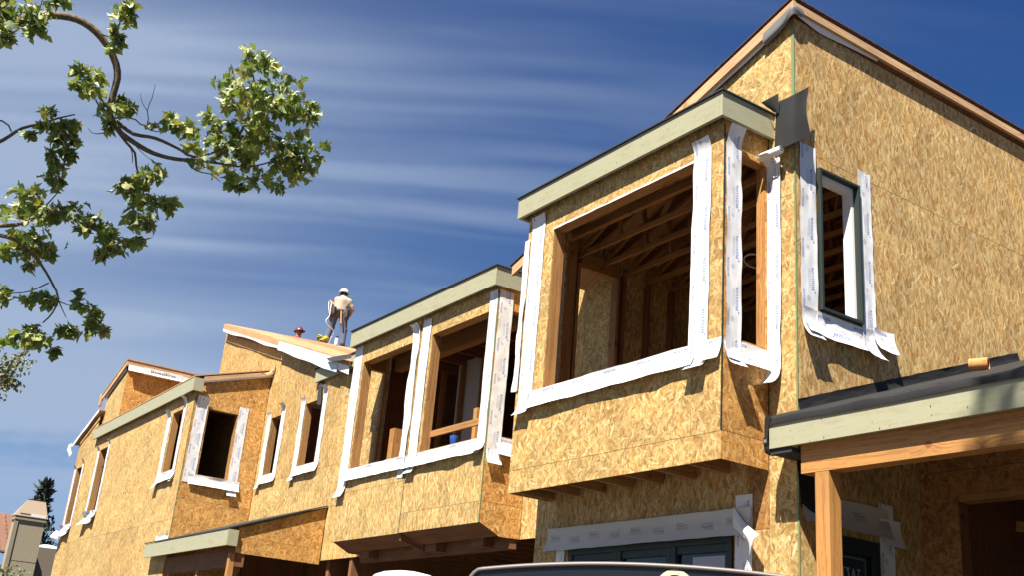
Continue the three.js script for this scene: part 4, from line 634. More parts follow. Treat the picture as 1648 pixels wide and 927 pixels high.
  const y0 = PD(522, 552, 28); y0.y = ROOF_B(y0.x, y0.z); const H = thing('air_hose', 'coiled yellow hose lying by the boot of the roofer', 'hose', y0); const hp = []; for (let i = 0; i < 90; i++) { const a = i * 0.32, r = 0.11 + 0.03 * Math.sin(i * 0.7); hp.push(V(Math.cos(a) * r * 1.2 - 0.1, 0.03 + 0.0016 * i + 0.02 * Math.sin(i), Math.sin(a) * r)); } localMesh(H, 'coil', new THREE.TubeGeometry(new THREE.CatmullRomCurve3(hp), 240, 0.016, 6), std({ color: lin(0.45, 0.36, 0.02), roughness: 0.5 }));
}
{ // second worker behind the ridge, only head and shoulders show
  const hdW = PD(481, 537, 30.5), foot = V(hdW.x, hdW.y - 1.45, hdW.z);
  const P = thing('person', 'person in red top and dark red hard hat half hidden behind the roof ridge', 'person', foot, 'workers on the roof'); P.rotation.y = faceTo - 2.2;
  const hd = V(0, 1.45, 0), bones = [[V(0.1, 0.85, 0), V(0.11, 0.45, 0.03), 0.1, 0.07, 'jean'], [V(0.11, 0.45, 0.03), V(0.11, 0.08, 0), 0.07, 0.055, 'jean'], [V(-0.1, 0.85, 0), V(-0.11, 0.45, 0.03), 0.1, 0.07, 'jean'], [V(-0.11, 0.45, 0.03), V(-0.11, 0.08, 0), 0.07, 0.055, 'jean'],
    [V(0.11, 0.06, 0), V(0.11, 0.05, 0.16), 0.05, 0.045, 'boot'], [V(-0.11, 0.06, 0), V(-0.11, 0.05, 0.16), 0.05, 0.045, 'boot'], [V(0, 0.88, 0), V(0, 1.15, 0.02), 0.14, 0.15, 'shirt'], [V(0.19, 1.22, 0), V(-0.19, 1.22, 0), 0.08, 0.08, 'shirt'], [V(0, 1.2, 0), V(0, 1.32, 0), 0.1, 0.065, 'shirt'], [V(0, 1.3, 0), hd, 0.06, 0.06, 'skin'], [hd, hd.clone().add(V(0, 0.04, 0)), 0.085, 0.09, 'head'],
    [hd.clone().add(V(0, -0.01, 0.085)), hd.clone().add(V(0, -0.03, 0.105)), 0.016, 0.014, 'skin', 0.02], [V(0.2, 1.22, 0), V(0.27, 0.98, 0.05), 0.07, 0.055, 'shirt'], [V(0.27, 0.98, 0.05), V(0.2, 0.85, 0.25), 0.04, 0.03, 'skin'], [V(-0.2, 1.22, 0), V(-0.27, 0.98, 0.05), 0.07, 0.055, 'shirt'], [V(-0.27, 0.98, 0.05), V(-0.2, 0.85, 0.25), 0.04, 0.03, 'skin']];
  const shade = (p, t) => t === 'shirt' ? [0.40, 0.03, 0.03] : t === 'jean' ? [0.08, 0.1, 0.14] : t === 'boot' ? [0.08, 0.05, 0.04] : t === 'head' && p.z < -0.02 ? [0.02, 0.015, 0.012] : SKIN;
  localMesh(P, 'body', mergeGeometries([body(P, bones, 76, 1.66, V(0, 0.80, 0.05), shade, cloth), body(P, hand(V(0.2, 0.85, 0.25), V(-0.2, 0.1, 1), V(1, 0, 0)), 40, 0.26, V(0.18, 0.86, 0.31), shade, cloth), body(P, hand(V(-0.2, 0.85, 0.25), V(0.2, 0.1, 1), V(-1, 0, 0)), 40, 0.26, V(-0.18, 0.86, 0.31), shade, cloth)]), cloth);
  helmet(P, hd.clone().add(V(0, 0.05, 0)), lin(0.13, 0.025, 0.022), Math.PI);
  // plank scaffold on the far side that carries him
  const sc = thing('scaffold', 'plank scaffold on the far side of the plywood roof carrying the worker in red', 'scaffold', V(foot.x, 0, foot.z));
  add(sc, 'plank', slab(V(foot.x - 0.5, foot.y - 0.052, foot.z - 1.2), V(0, 0, 2.4), V(0.9, 0, 0), V(0, 0.045, 0)), M.lumber);
  for (const [x, z] of [[-0.45, -1.1], [0.35, -1.1], [-0.45, 1.1], [0.35, 1.1]]) bar(sc, 'scaffold_leg', V(foot.x + x, 0, foot.z + z), V(foot.x + x, foot.y - 0.055, foot.z + z), 0.05, 0.05, M.greyfelt);
}
// blue cup on the sill, paper tube on the porch membrane
{
  const K = thing('cup', 'blue cup standing on the taped sill of the middle bay', 'cup', V(-12.63, 4.675, -7.52));
  localMesh(K, 'cup_wall', new THREE.LatheGeometry([[0.001, 0], [0.05, 0], [0.062, 0.13], [0.056, 0.13], [0.045, 0.012], [0.001, 0.012]].map(v => new THREE.Vector2(...v)), 24), std({ color: lin(0.02, 0.08, 0.35), roughness: 0.3 }));
  const p = PX(1575, 596, -5.75), zt = p.z; const y = 3.86 + 0.362 * (-6.65 - zt) + 0.045;
  const T = thing('cardboard_tube', 'short brown cardboard tube lying on the black porch membrane', 'tube', V(-5.75, y, zt)); const dir = V(0.93, 0, -0.36);
  const pr = [[0.052, -0.085], [0.060, -0.085], [0.060, 0.085], [0.052, 0.085], [0.052, -0.085]].map(v => new THREE.Vector2(...v)), g = new THREE.LatheGeometry(pr, 24); g.rotateX(Math.PI / 2); g.rotateY(Math.atan2(dir.x, dir.z)); g.translate(0, 0.062, 0); localMesh(T, 'tube_wall', g, std({ map: plyMap, color: lin(0.72, 0.55, 0.36) }));
}

// ------------------------------------------------------------------ parked van, its roof and rear glass just reach into the picture
{
  const D = 5.0, top = PD(1075, 907, D), hw = 1.0, yT = top.y, X0 = 0, mid = 0;
  const Vn = thing('parked_van', 'dark bronze van with tinted rear glass, cream and red stickers and white roof vent', 'van', V(top.x, 0, top.z));
  const paint = new THREE.MeshPhysicalMaterial({ color: lin(0.12, 0.07, 0.05), metalness: 0.4, roughness: 0.3, clearcoat: 1, clearcoatRoughness: 0.05, side: THREE.DoubleSide });
  const lm = (name, g, m, l) => { const o = localMesh(Vn, name, g, m); if (l) o.userData.label = l; return o; };
  const arch = t => yT - 0.085 * Math.pow(Math.abs(t), 2.1) - 0.35 * Math.pow(sst(0.84, 1.0, Math.abs(t)), 2);   // rear outline of the roof
  const sec = []; for (let i = 0; i <= 60; i++) { const t = -1 + i / 30; sec.push([mid + t * hw, arch(t)]); }
  const loft = (stations) => { const pos = [], uv = [], idx = [], n = sec.length + 4; stations.forEach(([x, dy, s], k) => { const pts = [[mid - hw * 1.03, 0.35], [mid - hw * 1.05, 1.0], ...sec.map(([z, y]) => [mid + (z - mid) * s, y + dy]), [mid + hw * 1.05, 1.0], [mid + hw * 1.03, 0.35]]; pts.forEach(([z, y], i) => { pos.push(x, Math.max(0.35, y), z); uv.push(i / n, k); }); }); for (let k = 0; k + 1 < stations.length; k++) for (let i = 0; i + 1 < n; i++) { const a = k * n + i; idx.push(a, a + 1, a + n + 1, a, a + n + 1, a + n); } return geom(pos, uv, idx); };
  lm('body_shell', loft([[X0 - 0.02, 0.0, 1], [X0 - 0.25, 0.0, 1.01], [X0 - 1.2, 0.0, 1.01], [X0 - 2.8, -0.02, 1], [X0 - 3.5, -0.16, 0.97], [X0 - 4.2, -0.95, 0.9], [X0 - 5.0, -1.15, 0.88], [X0 - 5.2, -1.45, 0.85]]), paint);
  const panel = (x, ins, y0, m, name) => { const pos = [], uv = [], idx = []; for (let i = 0; i <= 60; i++) { const t = -1 + i / 30, z = mid + t * hw * (1 - ins / hw), y = arch(t) - ins * 0.9; pos.push(x, y, z, x + 0.0, y0, z); uv.push(z / 2, y / 2, z / 2, y0 / 2); } for (let i = 0; i < 60; i++) idx.push(i * 2, i * 2 + 1, i * 2 + 3, i * 2, i * 2 + 3, i * 2 + 2); return lm(name, geom(pos, uv, idx), m); };
  panel(X0 - 0.012, 0.0, 0.36, std({ color: lin(0.10, 0.09, 0.085), roughness: 0.35, metalness: 0.4 }), 'rear_door'); panel(X0, 0.03, 1.2, std({ color: lin(0.008, 0.009, 0.012), roughness: 0.22 }), 'rear_glass');
  lm('window_trim', new THREE.TubeGeometry(new THREE.CatmullRomCurve3(sec.map(([z, y]) => V(X0 + 0.004, y - 0.012, z))), 120, 0.011, 8), std({ color: lin(0.12, 0.105, 0.10), roughness: 0.5, metalness: 0.2 }));
  const pz = px => -(px - 1075) * D / PF * 1.03, py = y => yT - (y - 907) * D / PF / 0.97;
  const rg = new THREE.RingGeometry(0.062, 0.085, 40); rg.rotateY(Math.PI / 2); rg.translate(X0 + 0.004, py(944), pz(1086)); lm('sticker', rg, std({ color: lin(0.5, 0.46, 0.3) }), 'round cream sticker');
  for (const [a, b] of [[1163, 1196], [1206, 1240]]) lm('sticker', slab(V(X0 + 0.003, py(958), pz(b)), V(0, 0, pz(a) - pz(b)), V(0, py(921) - py(958), 0), V(0.002, 0, 0)), std({ color: lin(0.36, 0.012, 0.02) }), 'red letter sticker');
  for (const x of [X0 - 0.9, X0 - 3.9]) for (const z of [hw - 0.08, -hw + 0.08]) { const w = new THREE.Group(); w.name = 'wheel'; w.position.set(x, 0.35, z); Vn.add(w); localMesh(w, 'tyre', new THREE.TorusGeometry(0.25, 0.095, 14, 32), std({ color: lin(0.012, 0.012, 0.012), roughness: 0.9 })); const r = new THREE.CylinderGeometry(0.18, 0.18, 0.12, 24); r.rotateX(Math.PI / 2); localMesh(w, 'rim', r, std({ color: lin(0.4, 0.4, 0.42), metalness: 0.8, roughness: 0.35 })); }
  for (const z of [hw - 0.1, -hw + 0.1]) { const g = new THREE.BoxGeometry(0.035, 0.45, 0.12); g.translate(X0, 1.15, z); lm('tail_light', g, std({ color: lin(0.3, 0.01, 0.01), roughness: 0.2 })); }
  { const g = new THREE.BoxGeometry(0.14, 0.18, 1.9); g.translate(X0 + 0.02, 0.49, 0); lm('bumper', g, std({ color: lin(0.03, 0.03, 0.03), roughness: 0.5 })); }
  Vn.rotation.y = -0.84; Vn.updateMatrixWorld(true);
  const vt = PD(656, 921, 6.6); { const g = new THREE.LatheGeometry([[0.225, -0.3], [0.215, -0.03], [0.19, 0.0], [0.14, 0.02], [0.07, 0.032], [0.001, 0.034]].map(v => new THREE.Vector2(...v)), 32); const q = Vn.worldToLocal(vt.clone()); g.translate(q.x, q.y - 0.03, q.z); lm('roof_vent', g, M.white, 'white domed roof vent'); }
}

// ------------------------------------------------------------------ neighbouring house with a chimney, conifer and shrub behind it
{
  const stucco = std({ color: lin(0.27, 0.235, 0.165), roughness: 0.95 }), groove = std({ color: lin(0.22, 0.19, 0.135), roughness: 0.95 }), capm = std({ color: lin(0.25, 0.19, 0.135), roughness: 0.9 });
  const X0 = -38, a = PX(27, 832, X0), b = PX(75, 836, X0), zN = a.z, zF = b.z, yC = (a.y + b.y) / 2;
  const H = thing('house', 'beige neighbour house with boxy chimney and clay tile roof', 'house', V(X0 - 3, 0, zN));
  const w = zN - zF, d = 0.55;
  block(H, 'chimney_stack', X0 - d, X0 - 0.012, 0.02, yC, zF + 0.012, zN - 0.012, stucco, 'beige boarded chimney stack');
  for (let i = 0; i < 14; i++) { const z0 = zF + w * i / 14; block(H, 'chimney_board', X0 - 0.012, X0, 4.2, yC - 0.02, z0 + 0.003, z0 + w / 14 - 0.003, stucco); block(H, 'chimney_board', X0 - 0.012, X0, 0.5, 4.17, z0 + 0.003, z0 + w / 14 - 0.003, stucco); }
  block(H, 'chimney_trim', X0 - 0.02, X0 + 0.03, 0.5, yC - 0.1, zN - 0.10, zN + 0.02, groove); block(H, 'chimney_trim', X0 - d, X0 + 0.05, yC - 0.09, yC + 0.02, zF - 0.03, zN + 0.03, groove);
  { const y0 = yC + 0.03, y1 = yC + 0.62, x1 = X0 + 0.07, x0 = X0 - d, zA = zN + 0.05, zB = zF - 0.05, p = [V(x1, y0, zA), V(x1, y0, zB), V(x0, y0, zB), V(x0, y0, zA), V(x1 - 0.35, y1, zA - 0.35), V(x1 - 0.35, y1, zB + 0.12), V(x0 + 0.3, y1, zB + 0.12), V(x0 + 0.3, y1, zA - 0.35)];
    const q = []; for (const f of [[0, 1, 5, 4], [1, 2, 6, 5], [2, 3, 7, 6], [3, 0, 4, 7], [4, 5, 6, 7], [3, 2, 1, 0]]) for (const i of [0, 1, 2, 0, 2, 3]) q.push(p[f[i]].x, p[f[i]].y, p[f[i]].z); add(H, 'chimney_cap', geom(q, q.flatMap((v, i) => i % 3 < 2 ? [v] : [])), capm);
    block(H, 'cap_vent', X0 + 0.0, X0 + 0.06, yC + 0.05, yC + 0.13, zF + 0.02, zF + 0.45, M.white); block(H, 'cap_vent', X0 + 0.0, X0 + 0.045, yC + 0.05, yC + 0.12, zF + 0.5, zN - 0.1, std({ color: lin(0.05, 0.045, 0.04) })); }
  // tile roof slope to the left, barrel tiles row by row
  const tm = [lin(0.20, 0.10, 0.06), lin(0.25, 0.14, 0.09), lin(0.15, 0.075, 0.05)].map(c => std({ color: c, roughness: 0.9 })), r = rng(12);
  const tg = new THREE.CylinderGeometry(0.085, 0.125, 0.40, 8, 1, true, -Math.PI / 2, Math.PI); tg.rotateX(Math.PI / 2);
  const y0 = PX(5, 884, X0 - 1).y, y1 = PX(5, 824, X0 - 3).y, n = 9, sl = Math.atan2(y1 - y0, 2.0);
  const roofBase = slab(V(X0 - 0.6, y0 - 0.06, zN - 0.9), V(0, 0, 5.4), V(-2.2, y1 - y0, 0), V(0, -0.05, 0)); add(H, 'roof_slope', roofBase, tm[2]);
  for (let j = 0; j < n; j++) for (let i = 0; i < 18; i++) { const t = (j + 0.5) / n, g = tg.clone(); g.rotateY(-Math.PI / 2); g.rotateZ(-sl + 0.10); const m = new THREE.Mesh(g, tm[Math.floor(r() * 3)]); m.name = 'roof_tile'; m.position.set(X0 - 0.6 - 2.2 * t - H.position.x, y0 + (y1 - y0) * t - 0.03, zN - 0.78 + i * 0.27 - H.position.z); m.rotation.set(0, 0, 0); H.add(m); }
  block(H, 'house_wall', X0 - 4, X0 - 1.0, 0.02, y0 - 0.1, zN + 0.1, zN + 4.4, stucco);
  // darker wing to the right of the chimney with a domed skylight
  const c = PX(95, 884, X0 - 1.6); block(H, 'house_wing', X0 - 5, X0 - 1.6, 0.02, c.y, zF - 2.6, zF - 0.02, std({ color: lin(0.15, 0.125, 0.10), roughness: 0.95 }));
  const sk = PX(79, 881, X0 - 2.2), sg = new THREE.SphereGeometry(0.42, 20, 8, 0, Math.PI * 2, 0, Math.PI / 2); sg.scale(1, 0.4, 1); sg.translate(sk.x, c.y - 0.02, sk.z); add(H, 'skylight_dome', sg, M.white);
}
// foliage helpers
function leafShape(lobes) { // flat palmate or oval leaf with a fold along its middle, unit length
  const pos = [], idx = [], o = lobes === 5 ? [[0, 0], [0.16, 0.06], [0.46, -0.02], [0.30, 0.20], [0.62, 0.42], [0.28, 0.46], [0.22, 0.72], [0, 1.0], [-0.22, 0.72], [-0.28, 0.46], [-0.62, 0.42], [-0.30, 0.20], [-0.46, -0.02], [-0.16, 0.06]] : [[0, 0], [0.22, 0.25], [0.26, 0.5], [0.16, 0.8], [0, 1], [-0.16, 0.8], [-0.26, 0.5], [-0.22, 0.25]];
  pos.push(0, 0.32, 0.0); o.forEach(([x, y]) => pos.push(x, y, 0.34 * Math.abs(x) * (0.6 + y) - 0.5 * Math.max(0, y - 0.4) * (y - 0.4) + 0.10 * Math.sin(y * 9 + x * 7))); for (let i = 0; i < o.length; i++) idx.push(0, 1 + i, 1 + (i + 1) % o.length);
  const g = new THREE.BufferGeometry(); g.setAttribute('position', new THREE.Float32BufferAttribute(pos, 3)); g.setIndex(idx); g.computeVertexNormals(); return g;
}
const leafMat = (c) => new THREE.MeshPhysicalMaterial({ color: c, roughness: 0.7, transmission: 0.58, thickness: 0, side: THREE.DoubleSide });
const PLANE = [lin(0.17, 0.25, 0.03), lin(0.23, 0.30, 0.035), lin(0.31, 0.35, 0.05), lin(0.12, 0.185, 0.026), lin(0.35, 0.34, 0.065)].map(leafMat);
const leafG = leafShape(5), leafS = leafShape(1);
function limb(parent, name, pts, r0, r1, mat) {
  const c = new THREE.CatmullRomCurve3(pts), L = c.getLength(), n = Math.max(6, Math.ceil(L / 0.05)), m = 8, pos = [], uv = [], idx = [], fr = c.computeFrenetFrames(n, false);
  for (let i = 0; i <= n; i++) { const p = c.getPointAt(i / n), r = r0 + (r1 - r0) * i / n; for (let j = 0; j <= m; j++) { const a = j / m * Math.PI * 2, rr = r * (0.88 + 0.24 * noise(i * 0.6, (j % m) * 1.3, L)); const q = p.clone().addScaledVector(fr.normals[i], Math.cos(a) * rr).addScaledVector(fr.binormals[i], Math.sin(a) * rr); pos.push(q.x, q.y, q.z); uv.push(j / m * 0.6, i / n * L * 2); } }
  for (let i = 0; i < n; i++) for (let j = 0; j < m; j++) { const k = i * (m + 1) + j; idx.push(k, k + 1, k + m + 2, k, k + m + 2, k + m + 1); }
  return add(parent, name, geom(pos, uv, idx), mat);
}
const bark = std({ map: noiseTex(91, '#4a3f36', '#83735f', 14), roughness: 0.95 });
function scatter(tree, list, geoL, mats, nMesh, sc0, sc1, seed, upBias = 0.5) { // list of [centre, radius vectors, count]
  const r = rng(seed), all = [];
  const ball = () => { let p; do p = V(r() * 2 - 1, r() * 2 - 1, r() * 2 - 1); while (p.lengthSq() > 1); return p; };
  for (const [c, ax, ay, az, n] of list) { let tw = null; for (let i = 0; i < n; i++) { if (i % 9 === 0) tw = ball(); const p = tw.clone().addScaledVector(ball(), 0.42); const w = c.clone().addScaledVector(ax, p.x).addScaledVector(ay, p.y).addScaledVector(az, p.z);
    const q = new THREE.Quaternion(), nrm = V(r() * 2 - 1, (r() * 2 - 1) + upBias * 2.2, r() * 2 - 1).normalize(), tip = V(r() * 2 - 1, -0.75 - r() * 0.5, r() * 2 - 1); tip.addScaledVector(nrm, -tip.dot(nrm)).normalize(); q.setFromRotationMatrix(new THREE.Matrix4().makeBasis(tip.clone().cross(nrm), tip, nrm)); all.push([w, q, sc0 + (sc1 - sc0) * Math.pow(r(), 0.8), Math.floor(r() * mats.length)]); } }
  const order = all.map((_, i) => i).sort((i, j) => all[j][2] - all[i][2]), first = new Set(order.slice(0, nMesh));
  const rest = mats.map(() => []);
  all.forEach(([w, q, s, k], i) => { const p = w.clone().sub(tree.position); if (first.has(i)) { const m = new THREE.Mesh(geoL, mats[k]); m.name = 'leaf'; m.position.copy(p); m.quaternion.copy(q); m.scale.setScalar(s); m.castShadow = m.receiveShadow = true; tree.add(m); } else rest[k].push(new THREE.Matrix4().compose(p, q, V(s, s, s))); });
  rest.forEach((ms, k) => { if (!ms.length) return; const im = new THREE.InstancedMesh(geoL, mats[k], ms.length); ms.forEach((m, i) => im.setMatrixAt(i, m)); im.name = 'foliage'; im.userData.kind = 'stuff'; im.castShadow = im.receiveShadow = true; tree.add(im); });
}
{ // plane tree: limbs reach into the picture from a trunk outside its left edge
  const D = 8, S = D / PF, trunkTop = PD(-420, 330, 8.3), T = thing('plane_tree', 'plane tree with crooked limbs and clumps of lobed green leaves against the sky', 'tree', V(trunkTop.x, 0, trunkTop.z));
  limb(T, 'trunk', [V(trunkTop.x, 0, trunkTop.z), V(trunkTop.x - 0.05, 1.5, trunkTop.z + 0.05), trunkTop.clone().add(V(0.03, -0.6, 0)), trunkTop.clone().add(V(0, 0.8, 0)), trunkTop.clone().add(V(0.1, 2.2, 0.1))], 0.19, 0.09, bark);
  const at = (px, py, d = D) => PD(px, py, d), path = (a, d = D, k = 0) => a.map(([x, y], i) => at(x, y, d + k * i));
  const B = (a, r0, r1, d, k) => limb(T, 'branch', path(a, d, k), r0 * 0.8, r1 * 0.8, bark);
  B([[-420, 250], [-250, 110], [-100, 62], [0, 44], [55, 27], [95, 25], [130, 33], [160, 55], [185, 95], [191, 120], [184, 150], [178, 178], [183, 205]], 0.06, 0.026, 8.2, -0.015);
  B([[178, 185], [192, 210], [215, 228], [245, 245], [285, 256], [320, 258], [350, 262]], 0.026, 0.014); B([[188, 195], [215, 215], [250, 222], [290, 240], [310, 252], [345, 245], [365, 235]], 0.018, 0.009);
  B([[340, 258], [375, 235], [395, 200], [410, 180], [413, 150], [405, 110], [398, 85]], 0.012, 0.005); B([[350, 262], [390, 268], [430, 262], [470, 240]], 0.011, 0.005); B([[300, 258], [318, 275], [340, 280], [356, 293]], 0.008, 0.003); B([[310, 262], [335, 270], [352, 280]], 0.007, 0.003); B([[400, 190], [440, 170], [470, 160], [505, 170]], 0.008, 0.003); B([[420, 250], [450, 225], [480, 222]], 0.007, 0.003);
  B([[190, 210], [205, 230], [218, 245], [220, 265], [225, 285], [235, 320]], 0.013, 0.005); B([[200, 222], [213, 242], [214, 262]], 0.008, 0.003); B([[186, 200], [170, 213], [150, 214], [143, 206]], 0.008, 0.002);
  B([[183, 190], [215, 190], [235, 205], [240, 190], [238, 175], [245, 160], [251, 135]], 0.008, 0.002); B([[238, 178], [230, 165], [227, 150]], 0.004, 0.0015); B([[235, 205], [255, 212], [275, 200], [290, 205]], 0.006, 0.002); B([[175, 180], [160, 170], [150, 150], [120, 115]], 0.007, 0.003); B([[178, 140], [160, 120], [140, 103]], 0.004, 0.0015); B([[165, 195], [160, 175], [156, 158]], 0.005, 0.002); B([[215, 230], [235, 250], [255, 265]], 0.004, 0.0015);
  B([[165, 55], [185, 60], [193, 40], [198, 12], [205, -20]], 0.007, 0.003); B([[60, 27], [68, 5], [72, -20]], 0.006, 0.003);
  B([[-420, 330], [-200, 275], [0, 228], [35, 207], [70, 198], [95, 190], [122, 184]], 0.045, 0.006, 8.1); B([[-200, 260], [0, 193], [18, 205], [20, 212]], 0.02, 0.006, 8.1); B([[70, 200], [95, 212], [108, 232], [106, 258], [100, 290]], 0.007, 0.003);
  B([[-420, 430], [-200, 395], [0, 363], [30, 361], [65, 345], [90, 340], [120, 352], [150, 368], [190, 385]], 0.04, 0.006, 7.9); B([[-420, 430], [-150, 400], [0, 378], [45, 398], [65, 422], [85, 455], [95, 480], [85, 505], [70, 520]], 0.035, 0.006, 7.9); B([[94, 480], [100, 495], [108, 512]], 0.006, 0.003); B([[95, 485], [115, 492], [130, 488]], 0.005, 0.002); B([[60, 345], [85, 320], [100, 300], [105, 280]], 0.007, 0.003); B([[80, 455], [45, 470], [5, 472]], 0.006, 0.003);
  const cl = (x, y, rx, ry, n, d = D) => [at(x, y, d), RGT.clone().multiplyScalar(rx * d / PF), DWN.clone().multiplyScalar(ry * d / PF), FWD.clone().multiplyScalar(Math.max(rx, ry) * d / PF * 1.1), Math.round(n * (x < 130 && y > 280 ? 1.15 : 1.8))];
  scatter(T, [cl(398, 92, 30, 26, 20), cl(420, 130, 62, 34, 58), cl(375, 145, 30, 34, 22), cl(440, 180, 62, 42, 66), cl(400, 205, 58, 40, 52), cl(478, 160, 34, 26, 18), cl(505, 200, 14, 26, 8), cl(440, 250, 68, 42, 78), cl(375, 255, 48, 30, 40), cl(480, 262, 36, 38, 32), cl(335, 225, 32, 26, 24), cl(300, 215, 14, 16, 6), cl(386, 292, 24, 12, 6), cl(350, 205, 26, 24, 14), cl(505, 165, 12, 10, 4), cl(420, 290, 40, 14, 12),
    cl(232, 300, 44, 30, 44), cl(228, 335, 40, 34, 44), cl(265, 320, 22, 26, 14), cl(235, 365, 14, 12, 5),
    cl(128, 118, 20, 14, 12), cl(150, 140, 30, 20, 22), cl(185, 165, 28, 18, 20), cl(200, 168, 16, 12, 8), cl(178, 202, 18, 12, 9), cl(275, 188, 14, 9, 7), cl(262, 200, 12, 6, 3),
    cl(200, 10, 17, 20, 12), cl(205, 25, 13, 14, 8), cl(190, 66, 18, 14, 14), cl(185, 55, 10, 12, 5), cl(25, 30, 34, 26, 46), cl(58, 22, 14, 20, 14), cl(92, 6, 14, 9, 7), cl(5, 5, 20, 14, 14),
    cl(88, 190, 26, 14, 20), cl(105, 208, 24, 16, 20), cl(100, 226, 20, 10, 8), cl(45, 220, 12, 10, 4), cl(102, 262, 20, 20, 20), cl(112, 245, 10, 10, 4), cl(92, 275, 26, 16, 18), cl(45, 300, 22, 9, 8), cl(72, 318, 30, 16, 20),
    cl(60, 345, 54, 26, 64), cl(20, 385, 32, 34, 46), cl(60, 385, 44, 26, 40), cl(110, 345, 40, 20, 30), cl(165, 360, 34, 18, 28), cl(195, 390, 28, 20, 26), cl(175, 405, 16, 12, 8), cl(40, 420, 14, 14, 6), cl(80, 408, 14, 12, 6),
    cl(28, 470, 34, 14, 20), cl(70, 472, 22, 18, 16), cl(5, 478, 14, 14, 8), cl(82, 490, 14, 12, 6), cl(45, 535, 36, 24, 40), cl(90, 535, 34, 20, 30), cl(130, 528, 28, 14, 22), cl(155, 520, 16, 16, 14), cl(132, 480, 12, 14, 8), cl(88, 562, 14, 8, 6), cl(145, 498, 10, 6, 3)],
    leafG, PLANE, 300, 0.045, 0.10, 41, 0.2);
}
{ // smaller leaved tree further off at the left edge
  const t0 = PD(-70, 640, 17), T = thing('street_tree', 'small leaved olive green tree at the edge beside the taller plane leaves', 'tree', V(t0.x, 0, t0.z));
  limb(T, 'trunk', [V(t0.x, 0, t0.z), V(t0.x, 2.2, t0.z), t0.clone().add(V(0, 0.5, 0))], 0.13, 0.05, bark);
  const at = (x, y) => PD(x, y, 17); for (const [x, y] of [[20, 590], [10, 625], [-30, 560], [-40, 650], [40, 575]]) limb(T, 'branch', [t0.clone().add(V(0, -0.4, 0)), t0.clone().lerp(at(x, y), 0.6).add(V(0, 0.1, 0)), at(x, y)], 0.03, 0.006, bark);
  const cl = (x, y, rx, ry, n) => [at(x, y), RGT.clone().multiplyScalar(rx * 17 / PF), DWN.clone().multiplyScalar(ry * 17 / PF), FWD.clone().multiplyScalar(rx * 17 / PF), n];
  scatter(T, [cl(-60, 600, 60, 60, 500), cl(12, 590, 32, 20, 170), cl(40, 578, 16, 12, 34), cl(5, 622, 24, 18, 130), cl(-5, 655, 12, 12, 30), cl(-60, 680, 50, 30, 120)], leafS, [lin(0.13, 0.15, 0.03), lin(0.20, 0.19, 0.04), lin(0.08, 0.10, 0.025)].map(leafMat), 120, 0.05, 0.10, 43, 0.4);
}
{ // street tree outside the right edge; part of its crown shades the porch fascia
  const T = thing('street_tree', 'plane tree beyond the porch end whose crown dapples the porch fascia', 'tree', V(2.6, 0, 0.6)), q = V(-4.05, 3.75, -6.65), s = (t, dx, dy, dz) => q.clone().addScaledVector(SUN, t).add(V(dx, dy, dz));
  limb(T, 'trunk', [V(2.6, 0, 0.6), V(2.55, 3.5, 0.55), V(2.2, 7.5, 0.5), V(1.8, 11, 0.4)], 0.3, 0.12, bark);
  limb(T, 'branch', [V(2.2, 7.5, 0.5), V(0.6, 11.5, 0.2), s(12.2, 0, 0, 0), s(12.6, -0.5, 0.3, 0)], 0.09, 0.02, bark); limb(T, 'branch', [V(1.8, 11, 0.4), V(2.4, 13, 0.8), V(3.2, 14.4, 1.2)], 0.06, 0.02, bark);
  const e = k => [V(k, 0, 0), V(0, k * 0.8, 0), V(0, 0, k)];
  scatter(T, [[s(12.4, 0.45, 0.1, 0), ...e(0.5), 90], [s(12.2, -0.1, -0.1, 0.1), ...e(0.3), 34], [s(12.6, 1.2, 0.4, 0.3), ...e(0.8), 160], [V(2.4, 13.6, 0.8), ...e(1.3), 320], [V(3.4, 14.6, 1.4), ...e(1.2), 260]], leafG, PLANE, 60, 0.1, 0.17, 47, 0.5);
}
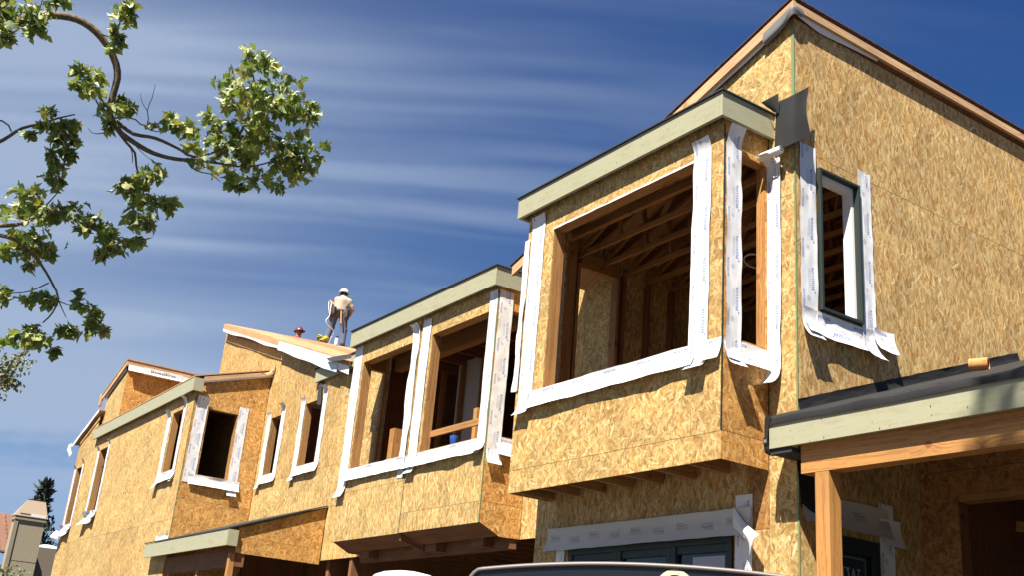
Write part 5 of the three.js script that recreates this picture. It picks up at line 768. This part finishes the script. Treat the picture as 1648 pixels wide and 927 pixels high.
{ // conifer far behind the chimney, and a shrub at its foot
  const c = PD(72, 800, 62), T = thing('conifer_tree', 'dark conifer standing behind the beige chimney', 'tree', V(c.x, 0, c.z)), tip = PD(80, 779, 62).y, needle = [lin(0.018, 0.03, 0.022), lin(0.03, 0.045, 0.028)].map(k => std({ color: k, roughness: 0.95 })), r = rng(51);
  limb(T, 'trunk', [V(c.x, 0, c.z), V(c.x, tip * 0.6, c.z), V(c.x, tip, c.z)], 0.25, 0.02, bark); const gs = [[], []];
  for (let y = tip - 0.2; y > 1.5; y -= 0.42) { const len = Math.min(2.6, 0.12 + (tip - y) * 0.30) * (0.75 + 0.5 * r()); const n = 6; for (let i = 0; i < n; i++) { const a = r() * 6.28, L = len * (0.6 + 0.5 * r()); for (let k = 0; k < 10; k++) { const t = 0.15 + 0.85 * k / 10; for (let m = 0; m < 2; m++) { const g = leafS.clone(), s = 0.20 + 0.22 * r(); g.scale(s * 0.8, s * 1.3, s); g.rotateX(-0.5 + r() * 3); g.rotateY(r() * 6.28); g.translate(c.x + Math.cos(a) * L * t + (r() - 0.5) * 0.25, y - 0.25 * L * t * t + 0.12 * L * t + (r() - 0.5) * 0.15, c.z + Math.sin(a) * L * t + (r() - 0.5) * 0.25); gs[k % 2].push(g); } } } }
  gs.forEach((q, i) => { const m = add(T, 'crown', mergeGeometries(q), needle[i]); m.userData.kind = 'stuff'; });
  const b = PD(8, 915, 30), Sh = thing('shrub', 'green leafy shrub in front of the beige chimney house', 'shrub', V(b.x, 0, b.z)); for (let i = 0; i < 5; i++) limb(Sh, 'stem', [V(b.x + (i - 2) * 0.1, 0, b.z), V(b.x + (i - 2) * 0.25, 1.6, b.z + (i % 2) * 0.3), V(b.x + (i - 2) * 0.4, b.y - 0.2, b.z + ((i * 7) % 5 - 2) * 0.25)], 0.03, 0.01, bark);
  const e = (k, h) => [V(k, 0, 0), V(0, h, 0), V(0, 0, k)];
  scatter(Sh, [[V(b.x, b.y - 0.5, b.z), ...e(0.7, 0.55), 700], [V(b.x, b.y - 1.4, b.z), ...e(0.9, 0.9), 600], [V(b.x, b.y - 0.75, b.z - 0.42), ...e(0.35, 0.3), 200]], leafS, [lin(0.10, 0.15, 0.05), lin(0.16, 0.20, 0.07), lin(0.07, 0.10, 0.04)].map(leafMat), 60, 0.07, 0.14, 53, 0.4);
}
renderer.render(scene, camera);
